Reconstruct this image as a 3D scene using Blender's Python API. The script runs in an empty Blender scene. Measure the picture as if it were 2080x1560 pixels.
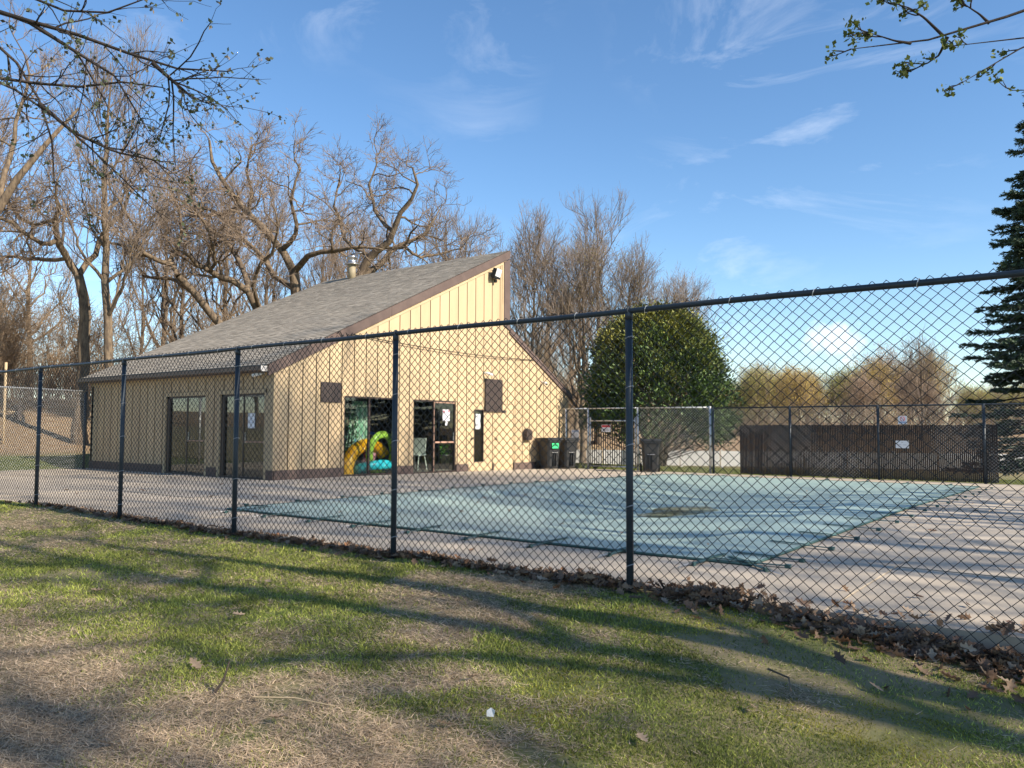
import bpy, math, random
import numpy as np
from mathutils import Matrix, Vector

# ------------------------------------------------------------------ camera, sky, sun, exposure
scene = bpy.context.scene
col = scene.collection
cam_data = bpy.data.cameras.new('camera')
cam_data.sensor_width = 36.0
cam_data.lens = 1627.9 / 2080.0 * 36.0
cam_data.clip_start = 0.05
cam_data.clip_end = 4000
cam = bpy.data.objects.new('camera', cam_data)
col.objects.link(cam)
_yaw, _pitch, _roll = 0.6475, 0.0563, 0.0035
_F = Vector((-math.sin(_yaw)*math.cos(_pitch), math.cos(_yaw)*math.cos(_pitch), math.sin(_pitch)))
_R = Vector((math.cos(_yaw), math.sin(_yaw), 0)); _U = _R.cross(_F)
_R2 = _R*math.cos(_roll) + _U*math.sin(_roll); _U2 = -_R*math.sin(_roll) + _U*math.cos(_roll)
m = Matrix(((_R2.x, _U2.x, -_F.x, 0), (_R2.y, _U2.y, -_F.y, 0), (_R2.z, _U2.z, -_F.z, 1.2), (0, 0, 0, 1)))
cam.matrix_world = m
scene.camera = cam

SUN_EL, SUN_PHI = math.radians(33), math.radians(3.0)      # phi: from +X towards +Y
world = bpy.data.worlds.new('World')
scene.world = world
world.use_nodes = True
wn = world.node_tree; wn.nodes.clear()
w_out = wn.nodes.new('ShaderNodeOutputWorld')
w_bg = wn.nodes.new('ShaderNodeBackground'); w_bg.inputs['Strength'].default_value = 0.108
sky = wn.nodes.new('ShaderNodeTexSky'); sky.sky_type = 'NISHITA'; sky.sun_disc = False
sky.sun_elevation = SUN_EL; sky.sun_rotation = math.pi/2 - SUN_PHI
sky.altitude = 200; sky.air_density = 1.0; sky.dust_density = 0.2; sky.ozone_density = 2.5
tc = wn.nodes.new('ShaderNodeTexCoord')
mp = wn.nodes.new('ShaderNodeMapping'); mp.inputs['Scale'].default_value = (2.2, 3.2, 7.0); mp.inputs['Rotation'].default_value = (0.25, 0.1, 0.5)
nz = wn.nodes.new('ShaderNodeTexNoise'); nz.inputs['Scale'].default_value = 1.5; nz.inputs['Detail'].default_value = 8; nz.inputs['Roughness'].default_value = .62; nz.inputs['Distortion'].default_value = 1.1
nz2 = wn.nodes.new('ShaderNodeTexNoise'); nz2.inputs['Scale'].default_value = 2.3; nz2.inputs['Detail'].default_value = 2
rp = wn.nodes.new('ShaderNodeMapRange'); rp.inputs[1].default_value = .53; rp.inputs[2].default_value = .85; rp.inputs[3].default_value = 0; rp.inputs[4].default_value = .42
rp2 = wn.nodes.new('ShaderNodeMapRange'); rp2.inputs[1].default_value = .42; rp2.inputs[2].default_value = .62
mul = wn.nodes.new('ShaderNodeMath'); mul.operation = 'MULTIPLY'
mix = wn.nodes.new('ShaderNodeMixRGB'); mix.inputs[2].default_value = (7.5, 7.6, 7.8, 1)
wn.links.new(tc.outputs['Generated'], mp.inputs['Vector'])
wn.links.new(mp.outputs[0], nz.inputs['Vector']); wn.links.new(tc.outputs['Generated'], nz2.inputs['Vector'])
wn.links.new(nz.outputs['Fac'], rp.inputs[0]); wn.links.new(nz2.outputs['Fac'], rp2.inputs[0])
wn.links.new(rp.outputs[0], mul.inputs[0]); wn.links.new(rp2.outputs[0], mul.inputs[1])
# one small fair-weather cloud low over the park
dvec = wn.nodes.new('ShaderNodeVectorMath'); dvec.operation = 'DISTANCE'; dvec.inputs[1].default_value = (-.2642, .9591, .1019)
nrm = wn.nodes.new('ShaderNodeVectorMath'); nrm.operation = 'NORMALIZE'; wn.links.new(tc.outputs['Generated'], nrm.inputs[0]); wn.links.new(nrm.outputs[0], dvec.inputs[0])
nz3 = wn.nodes.new('ShaderNodeTexNoise'); nz3.inputs['Scale'].default_value = 42; nz3.inputs['Detail'].default_value = 5; wn.links.new(nrm.outputs[0], nz3.inputs['Vector'])
pm = wn.nodes.new('ShaderNodeMath'); pm.operation = 'MULTIPLY_ADD'; pm.inputs[1].default_value = -.075; wn.links.new(nz3.outputs['Fac'], pm.inputs[0]); wn.links.new(dvec.outputs['Value'], pm.inputs[2])
pr = wn.nodes.new('ShaderNodeMapRange'); pr.inputs[1].default_value = -.008; pr.inputs[2].default_value = -.026; pr.inputs[3].default_value = 0; pr.inputs[4].default_value = .5; wn.links.new(pm.outputs[0], pr.inputs[0])
mxm = wn.nodes.new('ShaderNodeMath'); mxm.operation = 'MAXIMUM'; wn.links.new(mul.outputs[0], mxm.inputs[0]); wn.links.new(pr.outputs[0], mxm.inputs[1])
hsv = wn.nodes.new('ShaderNodeHueSaturation'); hsv.inputs['Saturation'].default_value = 1.14
wn.links.new(mxm.outputs[0], mix.inputs[0]); wn.links.new(sky.outputs[0], hsv.inputs['Color']); wn.links.new(hsv.outputs[0], mix.inputs[1])
wn.links.new(mix.outputs[0], w_bg.inputs['Color']); wn.links.new(w_bg.outputs[0], w_out.inputs['Surface'])

sun_data = bpy.data.lights.new('sun', 'SUN'); sun_data.energy = 5.0; sun_data.angle = math.radians(0.53); sun_data.color = (1.0, .9, .76)
sun = bpy.data.objects.new('sun', sun_data); col.objects.link(sun)
sdir = Vector((math.cos(SUN_EL)*math.cos(SUN_PHI), math.cos(SUN_EL)*math.sin(SUN_PHI), math.sin(SUN_EL)))
sun.rotation_euler = sdir.to_track_quat('Z', 'Y').to_euler()
sun.location = (20, 0, 20)

vs = scene.view_settings
vs.view_transform = 'Standard'; vs.look = 'None'; vs.gamma = 1; vs.exposure = 0.95; vs.use_curve_mapping = False

# ------------------------------------------------------------------ helpers
rng = np.random.default_rng(7)
random.seed(7)
def lin(r, g, b):
    f = lambda c: ((c/255+.055)/1.055)**2.4 if c > 10 else c/255/12.92
    return (f(r), f(g), f(b))

def pmat(name, c1, c2=None, scale=4.0, rough=.8, bump=0.0, bscale=None, metallic=0.0, detail=5, spec=.35, rnd=0.0, stretch=(1,1,1), attr=None, trans=0.0, rampw=(.35,.65), coord='Object'):
    m = bpy.data.materials.new(name); m.use_nodes = True
    nt = m.node_tree; N = nt.nodes; L = nt.links
    p = N['Principled BSDF']; p.inputs['Roughness'].default_value = rough; p.inputs['Metallic'].default_value = metallic
    p.inputs['Specular IOR Level'].default_value = spec
    t = N.new('ShaderNodeTexCoord'); mpn = N.new('ShaderNodeMapping'); mpn.inputs['Scale'].default_value = stretch
    L.new(t.outputs[coord], mpn.inputs[0])
    src = None
    if attr:
        a = N.new('ShaderNodeAttribute'); a.attribute_name = attr; src = a.outputs['Color']
    if c2 is not None or not attr:
        if c2 is None: c2 = tuple(x*.8 for x in c1)
        n = N.new('ShaderNodeTexNoise'); n.inputs['Scale'].default_value = scale; n.inputs['Detail'].default_value = detail; n.inputs['Roughness'].default_value = .6
        L.new(mpn.outputs[0], n.inputs['Vector'])
        r = N.new('ShaderNodeMapRange'); r.inputs[1].default_value = rampw[0]; r.inputs[2].default_value = rampw[1]
        L.new(n.outputs['Fac'], r.inputs[0])
        mx = N.new('ShaderNodeMixRGB'); mx.inputs[1].default_value = (*c1, 1); mx.inputs[2].default_value = (*c2, 1)
        L.new(r.outputs[0], mx.inputs[0])
        if src is not None:
            mm = N.new('ShaderNodeMixRGB'); mm.blend_type = 'MULTIPLY'; mm.inputs[0].default_value = 1
            L.new(src, mm.inputs[1]); L.new(mx.outputs[0], mm.inputs[2]); src = mm.outputs[0]
        else: src = mx.outputs[0]
    if rnd:
        oi = N.new('ShaderNodeObjectInfo'); hs = N.new('ShaderNodeHueSaturation')
        mr = N.new('ShaderNodeMapRange'); mr.inputs[3].default_value = 1-rnd; mr.inputs[4].default_value = 1+rnd
        L.new(oi.outputs['Random'], mr.inputs[0]); L.new(mr.outputs[0], hs.inputs['Value']); L.new(src, hs.inputs['Color']); src = hs.outputs[0]
    L.new(src, p.inputs['Base Color'])
    if bump:
        bn = N.new('ShaderNodeTexNoise'); bn.inputs['Scale'].default_value = bscale or scale*4; bn.inputs['Detail'].default_value = 6
        L.new(mpn.outputs[0], bn.inputs['Vector'])
        b = N.new('ShaderNodeBump'); b.inputs['Strength'].default_value = bump; b.inputs['Distance'].default_value = .35/(bscale or scale*4)
        L.new(bn.outputs['Fac'], b.inputs['Height']); L.new(b.outputs[0], p.inputs['Normal'])
    if trans:
        tr = N.new('ShaderNodeBsdfTranslucent'); L.new(src, tr.inputs['Color'])
        ms = N.new('ShaderNodeMixShader'); ms.inputs[0].default_value = trans
        L.new(p.outputs[0], ms.inputs[1]); L.new(tr.outputs[0], ms.inputs[2]); L.new(ms.outputs[0], N['Material Output'].inputs['Surface'])
    return m

def glass_mat(name, ior=1.55, tint=(.86,.9,.88)):
    m = bpy.data.materials.new(name); m.use_nodes = True
    nt = m.node_tree; N = nt.nodes; N.clear(); L = nt.links
    o = N.new('ShaderNodeOutputMaterial'); t = N.new('ShaderNodeBsdfTransparent'); t.inputs[0].default_value = (*tint, 1)
    g = N.new('ShaderNodeBsdfGlossy'); g.inputs['Roughness'].default_value = .015
    ge = N.new('ShaderNodeNewGeometry'); dt = N.new('ShaderNodeVectorMath'); dt.operation = 'DOT_PRODUCT'; L.new(ge.outputs['Incoming'], dt.inputs[0]); L.new(ge.outputs['Normal'], dt.inputs[1])
    ab = N.new('ShaderNodeMath'); ab.operation = 'ABSOLUTE'; L.new(dt.outputs['Value'], ab.inputs[0])
    om = N.new('ShaderNodeMath'); om.operation = 'SUBTRACT'; om.inputs[0].default_value = 1; L.new(ab.outputs[0], om.inputs[1])
    pw = N.new('ShaderNodeMath'); pw.operation = 'POWER'; pw.inputs[1].default_value = 5; L.new(om.outputs[0], pw.inputs[0])
    f0 = ((ior-1)/(ior+1))**2; fr = N.new('ShaderNodeMath'); fr.operation = 'MULTIPLY_ADD'; fr.inputs[1].default_value = 1-f0; fr.inputs[2].default_value = f0; L.new(pw.outputs[0], fr.inputs[0])
    ms = N.new('ShaderNodeMixShader'); L.new(fr.outputs[0], ms.inputs[0]); L.new(t.outputs[0], ms.inputs[1]); L.new(g.outputs[0], ms.inputs[2]); L.new(ms.outputs[0], o.inputs[0])
    return m

class MB:
    """collects geometry for one mesh"""
    def __init__(s): s.v = []; s.f = []; s.n = 0; s.c = []; s.usec = False
    def add(s, v, f, c=None):
        s.v.append(np.asarray(v, float)); s.f += [tuple(int(i)+s.n for i in q) for q in f]
        s.n += len(v)
        if c is not None: s.usec = True
        s.c += [c]*len(f)
    def box(s, x0, x1, y0, y1, z0, z1, c=None):
        v = [(x, y, z) for x in (x0, x1) for y in (y0, y1) for z in (z0, z1)]
        s.add(v, [(0,1,3,2), (4,6,7,5), (0,4,5,1), (2,3,7,6), (0,2,6,4), (1,5,7,3)], c)
    def obox(s, ctr, size, rz=0, rx=0, ry=0, c=None):
        from mathutils import Euler
        M = Euler((rx, ry, rz)).to_matrix()
        v = [tuple(Vector(ctr) + M @ Vector((sx*size[0]/2, sy*size[1]/2, sz*size[2]/2))) for sx in (-1,1) for sy in (-1,1) for sz in (-1,1)]
        s.add(v, [(0,1,3,2), (4,6,7,5), (0,4,5,1), (2,3,7,6), (0,2,6,4), (1,5,7,3)], c)
    def prism_x(s, poly, x0, x1, c=None):     # poly in (y,z), extruded along x
        n = len(poly)
        v = [(x0, y, z) for y, z in poly] + [(x1, y, z) for y, z in poly]
        s.add(v, [tuple(range(n))[::-1], tuple(range(n, 2*n))] + [(i, (i+1) % n, n+(i+1) % n, n+i) for i in range(n)], c)
    def prism_y(s, poly, y0, y1, c=None):     # poly in (x,z)
        n = len(poly)
        v = [(x, y0, z) for x, z in poly] + [(x, y1, z) for x, z in poly]
        s.add(v, [tuple(range(n)), tuple(range(n, 2*n))[::-1]] + [(i, n+i, n+(i+1) % n, (i+1) % n) for i in range(n)], c)
    def tube(s, pts, rad, n=6, cap=True, c=None):
        P = np.asarray(pts, float); k = len(P); rad = np.broadcast_to(rad, (k,))
        T = np.gradient(P, axis=0); T /= np.linalg.norm(T, axis=1)[:, None]+1e-12
        a = np.array([0, 0, 1.]) if abs(T[0][2]) < .9 else np.array([1., 0, 0])
        u = np.cross(T, a); u /= np.linalg.norm(u, axis=1)[:, None]+1e-12; w = np.cross(T, u)
        an = np.arange(n)*2*np.pi/n
        V = P[:, None, :] + rad[:, None, None]*(np.cos(an)[None, :, None]*u[:, None, :] + np.sin(an)[None, :, None]*w[:, None, :])
        f = [(i*n+j, i*n+(j+1) % n, (i+1)*n+(j+1) % n, (i+1)*n+j) for i in range(k-1) for j in range(n)]
        if cap: f += [tuple(range(n))[::-1], tuple(range((k-1)*n, k*n))]
        s.add(V.reshape(-1, 3), f, c)
    def lathe(s, prof, ctr=(0,0,0), n=16, c=None):
        V = [(ctr[0]+r*math.cos(a), ctr[1]+r*math.sin(a), ctr[2]+z) for r, z in prof for a in [2*math.pi*i/n for i in range(n)]]
        k = len(prof)
        f = [(i*n+j, i*n+(j+1) % n, (i+1)*n+(j+1) % n, (i+1)*n+j) for i in range(k-1) for j in range(n)]
        f += [tuple(range(n))[::-1], tuple(range((k-1)*n, k*n))]
        s.add(V, f, c)
    def mesh(s, name, mat, smooth=False):
        me = bpy.data.meshes.new(name)
        V = np.concatenate(s.v) if s.v else np.zeros((0, 3))
        me.from_pydata(V.tolist(), [], s.f)
        if s.usec:
            at = me.color_attributes.new('Col', 'FLOAT_COLOR', 'CORNER')
            arr = np.array([(*(q or (1,1,1)), 1) for q, fc in zip(s.c, s.f) for _ in fc], 'f4')
            at.data.foreach_set('color', arr.ravel())
        me.materials.append(mat)
        if smooth: me.polygons.foreach_set('use_smooth', [True]*len(me.polygons))
        me.update()
        return me
    def build(s, name, mat, parent=None, smooth=False):
        return obj(name, s.mesh(name, mat, smooth), parent)

def obj(name, data, parent=None, loc=None, rz=None):
    o = bpy.data.objects.new(name, data); col.objects.link(o)
    if parent is not None: o.parent = parent
    if loc is not None: o.location = loc
    if rz is not None: o.rotation_euler = (0, 0, rz)
    return o
def thing(name, label, cat, loc=(0,0,0), rz=0, group=None):
    o = obj(name, None, None, loc, rz); o.empty_display_size = .2
    return tag(o, label, cat, group)
def tag(o, label=None, cat=None, group=None, kind=None):
    if label: o['label'] = label
    if cat: o['category'] = cat
    if group: o['group'] = group
    if kind: o['kind'] = kind
    return o
def tris_mesh(name, V, F, mat, colr=None, smooth=False):
    """fast mesh from arrays: V (n,3), F (m,k); colr per face (m,3)"""
    V = np.asarray(V, 'f4'); F = np.asarray(F, 'i4'); m_, k = F.shape
    me = bpy.data.meshes.new(name)
    me.vertices.add(len(V)); me.vertices.foreach_set('co', V.ravel())
    me.loops.add(m_*k); me.loops.foreach_set('vertex_index', F.ravel())
    me.polygons.add(m_); me.polygons.foreach_set('loop_start', np.arange(m_, dtype='i4')*k)
    me.update(calc_edges=True)
    if smooth: me.polygons.foreach_set('use_smooth', np.ones(m_, bool))
    if colr is not None:
        at = me.color_attributes.new('Col', 'FLOAT_COLOR', 'CORNER')
        c4 = np.concatenate([np.asarray(colr, 'f4'), np.ones((m_, 1), 'f4')], 1)
        at.data.foreach_set('color', np.repeat(c4, k, 0).ravel())
    me.materials.append(mat)
    return me
def tubes_np(polys, n):
    """polys: list of (pts(k,3), rad(k)) all with same k -> V,F quads"""
    P = np.array([p for p, r in polys]); Rr = np.array([r for p, r in polys]); B, k, _ = P.shape
    T = np.gradient(P, axis=1); T /= np.linalg.norm(T, axis=2, keepdims=True)+1e-12
    a = np.where(np.abs(T[:, :1, 2:3]) < .9, np.array([0, 0, 1.]), np.array([1., 0, 0]))
    u = np.cross(T, np.broadcast_to(a, T.shape)); u /= np.linalg.norm(u, axis=2, keepdims=True)+1e-12; w = np.cross(T, u)
    an = np.arange(n)*2*np.pi/n
    V = P[:, :, None, :] + Rr[:, :, None, None]*(np.cos(an)[:, None]*u[:, :, None, :] + np.sin(an)[:, None]*w[:, :, None, :])
    i, j = np.meshgrid(np.arange(k-1), np.arange(n), indexing='ij'); j2 = (j+1) % n
    f = np.stack([i*n+j, i*n+j2, (i+1)*n+j2, (i+1)*n+j], -1).reshape(-1, 4)
    F = (f[None] + (np.arange(B)*k*n)[:, None, None]).reshape(-1, 4)
    return V.reshape(-1, 3), F
def cat_vf(lst):
    Vs, Fs, o = [], [], 0
    for V, F in lst: Vs.append(V); Fs.append(F+o); o += len(V)
    return np.concatenate(Vs), np.concatenate(Fs)
def sm(t): t = np.clip(t, 0, 1); return t*t*(3-2*t)
def vnoise(x, y, s=1.0, seed=0):
    """cheap smooth value noise, arrays"""
    x = np.asarray(x)*s+seed*17.3; y = np.asarray(y)*s-seed*9.1
    xi = np.floor(x); yi = np.floor(y); fx = sm(x-xi); fy = sm(y-yi)
    h = lambda a, b: np.modf(np.abs(np.sin(a*127.1+b*311.7+seed)*43758.5453))[0]
    return (h(xi, yi)*(1-fx)+h(xi+1, yi)*fx)*(1-fy) + (h(xi, yi+1)*(1-fx)+h(xi+1, yi+1)*fx)*fy

# ------------------------------------------------------------------ ground heights
XB, YB, XL, YR = -15.62, 11.5, -24.43, 24.0            # pool house: gable plane, side wall plane, far end, right end
FY = 5.40                                               # near fence line
def deck_z(y): return -0.14*np.clip((y-13.5)/10, 0, 1)
def lawn_z(x, y):
    x = np.asarray(x, float); y = np.asarray(y, float)
    z = -0.02 + .035*sm((-6-x)/8) - .055*np.clip(5.3-y, 0, 6) - .015*np.clip(-.7-y, 0, 40) - .16*sm((x+2.6)/2.6)
    return z + .05*(vnoise(x, y, .5, 1)-.5) + .03*(vnoise(x, y, 1.7, 2)-.5)
def terrain_z(x, y):
    x = np.asarray(x, float); y = np.asarray(y, float)
    back = -.16 - .55*sm((y-24)/12) + 1.7*sm((y-42)/34) + .004*np.clip(y-76, 0, 100)
    d = -24.75-x
    left = .0 + .24*sm(d/2.2)*sm((y-9)/2) + 2.1*sm((d-5)/17) + .035*np.clip(d-14, 0, 300)
    w = sm((-24.75-x)/7)
    z = np.where(y > 23.7, back*(1-w)+left*w, left)
    inside = (x > -24.74) & (y < 23.66)
    z = np.where(inside, -.9, z)
    z = np.where((y < 5.3) & (x <= -24.74), np.minimum(left, -.02+.5*sm((d-3)/20)+.03*np.clip(d-8,0,200)), z)
    return z + np.where(inside, 0, .12*(vnoise(x, y, .35, 5)-.5)*sm((np.abs(x+24.7)+np.clip(y-23.7, 0, 9))/5))

SKEL = {
 'oakA': [
  [(-30.17,23.47,3.70,0.309),(-30.05,23.37,6.42,0.273),(-30.13,23.23,7.56,0.245),(-30.15,23.15,8.40,0.227)],
  [(-30.15,23.15,8.40,0.200),(-30.52,22.80,9.48,0.173),(-31.54,22.57,10.58,0.157),(-32.87,22.12,11.68,0.140),(-33.54,21.54,12.80,0.112),(-34.36,21.45,14.06,0.085),(-34.42,21.34,15.00,0.057)],
  [(-30.15,23.15,8.40,0.155),(-29.22,23.18,9.00,0.135),(-28.11,23.39,9.11,0.106),(-27.02,23.59,9.09,0.087),(-26.12,23.63,9.16,0.069),(-25.53,24.09,9.05,0.043)],
  [(-30.52,22.80,9.48,0.127),(-29.64,22.80,9.98,0.108),(-29.18,22.48,10.48,0.088),(-29.37,22.29,11.14,0.080),(-28.85,22.01,11.76,0.061),(-28.56,22.17,12.63,0.044)],
  [(-31.54,22.57,10.58,0.111),(-32.48,22.47,10.98,0.103),(-33.00,22.64,11.82,0.085),(-32.89,22.66,12.65,0.076),(-33.48,22.76,13.87,0.057),(-33.22,22.88,14.95,0.038)],
  [(-32.87,22.12,11.68,0.093),(-34.47,22.18,11.48,0.086),(-35.97,22.26,12.11,0.079),(-37.11,22.00,12.36,0.070),(-38.26,21.72,13.00,0.050)],
  [(-30.13,23.23,7.56,0.136),(-32.08,23.57,8.52,0.132),(-33.37,23.78,9.56,0.116),(-34.46,23.52,10.39,0.108),(-35.45,23.31,11.62,0.090),(-36.67,22.97,12.25,0.071),(-37.28,22.53,12.00,0.050)],
 ],
 'oakB': [
  [(-29.50,26.37,5.28,0.326),(-29.36,26.33,7.43,0.287),(-29.21,26.36,8.63,0.259)],
  [(-29.21,26.36,8.63,0.220),(-28.80,26.60,9.59,0.201),(-27.79,26.71,10.07,0.170),(-27.49,26.89,10.67,0.142),(-26.96,26.62,11.24,0.121),(-26.43,26.97,11.94,0.093),(-25.88,26.72,12.61,0.074),(-25.98,26.58,13.41,0.046)],
  [(-29.21,26.36,8.63,0.172),(-28.93,27.16,9.09,0.155),(-28.43,27.49,9.89,0.126),(-28.34,28.15,10.42,0.108),(-27.39,28.84,10.74,0.079),(-27.20,29.53,11.91,0.050)],
  [(-27.49,26.89,10.67,0.104),(-28.39,26.77,11.50,0.086),(-29.02,26.86,12.48,0.078),(-29.46,27.08,13.48,0.059),(-29.14,27.26,14.34,0.039)],
  [(-28.80,26.60,9.59,0.105),(-30.53,26.48,10.53,0.088),(-31.08,26.61,11.64,0.080),(-31.63,26.74,12.78,0.060),(-31.40,26.84,13.91,0.040)],
  [(-28.34,28.15,10.42,0.079),(-28.31,29.46,9.90,0.071),(-27.86,31.02,10.50,0.052),(-27.23,31.48,10.64,0.031)],
 ],
 'oakC': [
  [(-31.19,21.45,3.62,0.230),(-31.67,20.97,5.17,0.195),(-31.52,20.41,5.87,0.174),(-31.69,19.61,6.51,0.163),(-31.73,18.91,7.11,0.153),(-31.63,18.32,7.65,0.142)],
  [(-31.63,18.32,7.65,0.117),(-31.98,18.02,8.17,0.109),(-32.16,17.24,8.37,0.091),(-32.07,16.66,8.67,0.081),(-31.92,16.73,9.28,0.065),(-32.24,16.44,9.88,0.057),(-32.08,15.89,10.55,0.040)],
  [(-31.73,18.91,7.11,0.093),(-33.15,19.05,7.72,0.087),(-34.15,18.91,7.92,0.071),(-35.24,18.69,8.12,0.054)],
  [(-31.98,18.02,8.17,0.084),(-32.10,18.51,8.80,0.076),(-32.28,18.95,9.56,0.069),(-32.43,18.78,10.42,0.060),(-33.12,18.80,11.53,0.052),(-33.73,18.89,12.66,0.035)],
  [(-32.16,17.24,8.37,0.066),(-33.38,16.92,8.79,0.058),(-34.53,16.64,9.21,0.051),(-35.44,16.52,10.08,0.034)],
 ],
 'oakD': [
  [(-31.17,22.75,3.24,0.273),(-30.93,22.11,5.90,0.233),(-30.66,21.63,6.72,0.212),(-30.99,21.34,7.33,0.177)],
  [(-30.99,21.34,7.33,0.159),(-31.15,20.56,7.73,0.148),(-31.39,19.73,8.02,0.129),(-31.52,18.99,8.28,0.093),(-31.46,18.37,8.69,0.067)],
  [(-30.99,21.34,7.33,0.124),(-31.92,21.83,8.23,0.118),(-32.72,21.77,9.24,0.111),(-33.44,21.81,10.05,0.093),(-34.47,21.61,10.63,0.085),(-35.46,21.42,11.71,0.067),(-36.16,21.41,13.06,0.049)],
  [(-30.66,21.63,6.72,0.106),(-29.95,20.87,7.31,0.095),(-29.41,20.59,8.18,0.085),(-28.38,20.70,8.71,0.067),(-27.77,20.48,9.42,0.049),(-27.42,20.08,10.11,0.032)],
  [(-31.39,19.73,8.02,0.077),(-30.30,19.26,8.49,0.067),(-30.08,18.76,9.20,0.058),(-29.85,18.26,9.79,0.041)],
 ],
 'oakF': [
  [(-34.06,15.64,1.78,0.276),(-33.92,15.54,4.61,0.243),(-33.80,15.51,6.43,0.219),(-33.97,15.31,7.45,0.186)],
  [(-33.97,15.31,7.45,0.162),(-34.35,14.97,8.15,0.146),(-34.04,14.53,8.84,0.128),(-33.68,14.13,9.41,0.102),(-32.95,14.02,9.96,0.070),(-32.48,13.70,10.68,0.046)],
  [(-34.04,14.53,8.84,0.104),(-34.08,13.90,8.43,0.094),(-34.14,13.19,8.89,0.077),(-34.27,12.44,9.34,0.061),(-34.86,11.96,9.72,0.038)],
  [(-33.97,15.31,7.45,0.130),(-34.47,16.11,8.47,0.117),(-34.70,16.50,9.43,0.102),(-34.49,17.22,10.41,0.086),(-34.66,17.65,11.41,0.070),(-35.23,17.75,12.66,0.044)],
  [(-33.68,14.13,9.41,0.071),(-35.52,13.99,9.56,0.065),(-36.69,13.67,10.41,0.058),(-37.71,13.46,11.38,0.042)],
  [(-34.35,14.97,8.15,0.089),(-36.31,14.74,8.25,0.084),(-38.23,14.51,8.67,0.069),(-40.38,14.14,8.66,0.044)],
 ],
 'poplarE': [
  [(-32.10,15.90,1.37,0.204),(-32.06,15.73,4.12,0.181),(-32.08,15.55,6.48,0.157),(-32.06,15.40,8.83,0.126),(-32.01,15.30,10.79,0.094),(-31.91,15.26,12.36,0.071),(-31.79,15.25,13.93,0.047),(-31.62,15.28,15.31,0.024)],
 ],
 'sideG': [
  [(-34.19,11.60,4.29,0.221),(-33.82,11.70,6.86,0.192),(-33.30,11.91,9.44,0.162),(-32.68,12.31,10.37,0.133),(-31.98,12.76,11.47,0.103),(-31.82,13.44,12.39,0.075),(-31.71,14.08,13.53,0.046)],
  [(-33.30,11.91,9.44,0.111),(-33.90,12.57,11.43,0.091),(-34.08,12.92,13.34,0.070),(-34.25,13.28,15.30,0.047)],
 ],
}
TL = [[(-7.919,1.912,4.896),(-7.449,2.285,4.659),(-7.133,2.530,4.561),(-6.945,2.679,4.482),(-6.504,3.023,4.324),(-6.159,3.296,4.155),(-5.938,3.467,4.100),(-5.668,3.674,4.061)],
 [(-7.770,2.048,4.578),(-7.140,2.540,4.361),(-7.006,2.662,4.063),(-6.902,2.758,3.824),(-6.789,2.877,3.347),(-6.819,2.865,3.187)],
 [(-7.778,2.061,4.299),(-7.149,2.555,4.043),(-6.902,2.758,3.824),(-6.533,3.067,3.388),(-6.227,3.327,2.990)],
 [(-7.752,2.022,5.136),(-7.125,2.518,4.820),(-6.814,2.770,4.590),(-6.368,3.107,4.584),(-6.175,3.248,4.665)],
 [(-6.945,2.679,4.482),(-6.697,2.882,4.264),(-6.418,3.109,4.026),(-6.207,3.297,3.628)],
 [(-7.620,2.183,4.260),(-7.151,2.557,4.003),(-6.674,2.920,3.965),(-6.322,3.182,4.026),(-6.101,3.354,3.948)],
 [(-6.902,2.758,3.824),(-6.686,2.937,3.586),(-6.420,3.150,3.428),(-6.120,3.382,3.350)],
 [(-6.159,3.296,4.155),(-6.036,3.399,4.008),(-5.928,3.488,3.908),(-5.818,3.576,3.837)]]
TR = [[(0.613,4.580,3.363),(0.106,4.212,3.152),(-0.266,3.943,2.973),(-0.384,3.857,2.925),(-0.518,3.758,2.889),(-0.653,3.660,2.840),(-0.787,3.560,2.810),(-0.865,3.500,2.843)],
 [(-0.544,3.740,2.874),(-0.600,3.693,2.941),(-0.649,3.653,2.986),(-0.706,3.607,3.019)],
 [(-0.527,3.753,2.868),(-0.558,3.735,2.795),(-0.598,3.708,2.753),(-0.623,3.689,2.747)],
 [(-0.384,3.857,2.925),(-0.424,3.824,2.973),(-0.481,3.778,3.014)],
 [(0.434,4.472,2.987),(0.015,4.161,2.902),(-0.269,3.949,2.859),(-0.370,3.875,2.827),(-0.495,3.780,2.822)],
 [(0.437,4.468,3.070),(-0.067,4.096,2.943),(-0.261,3.955,2.848),(-0.323,3.916,2.754),(-0.408,3.856,2.695),(-0.478,3.803,2.687)],
 [(0.259,4.359,2.715),(-0.075,4.109,2.672),(-0.210,4.009,2.640),(-0.306,3.937,2.635)],
 [(-0.653,3.660,2.840),(-0.703,3.621,2.857),(-0.785,3.557,2.883)]]

# ------------------------------------------------------------------ materials
M = {}
M['siding'] = pmat('siding', (.47,.352,.21), (.39,.28,.168), 1.3, .75, .25, 30, rnd=.06, stretch=(1,1,.25), rampw=(.4,.75))
M['trimlight'] = pmat('trim_light', (.46,.35,.21), (.40,.30,.18), 3, .75)
M['sheathing'] = pmat('brown_sheathing', (.10,.066,.04), (.075,.05,.032), 3, .9)  # backing darker than the siding, so gaps between boards read as brown lines
M['brown'] = pmat('brown_trim', (.115,.08,.067), (.09,.062,.053), 3, .75, .2, 40)
M['shingle'] = pmat('shingle', (.9,.9,.9), (1.1,1.1,1.1), 60, .95, .4, 200, attr='Col', spec=.1)
M['gutter'] = pmat('gutter', (.16,.12,.10), None, 5, .5)
M['metal_end'] = pmat('gutter_end', (.6,.56,.52), None, 5, .5)
M['galv'] = pmat('galvanised', (.62,.62,.60), (.5,.5,.49), 12, .45, metallic=.7)
M['galvwire'] = pmat('galvanised_wire', (.66,.66,.64), None, 12, .5, metallic=.35)
M['fenceblack'] = pmat('fence_black', (.026,.035,.044), (.038,.048,.058), 8, .42, .08, 60)
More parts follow.
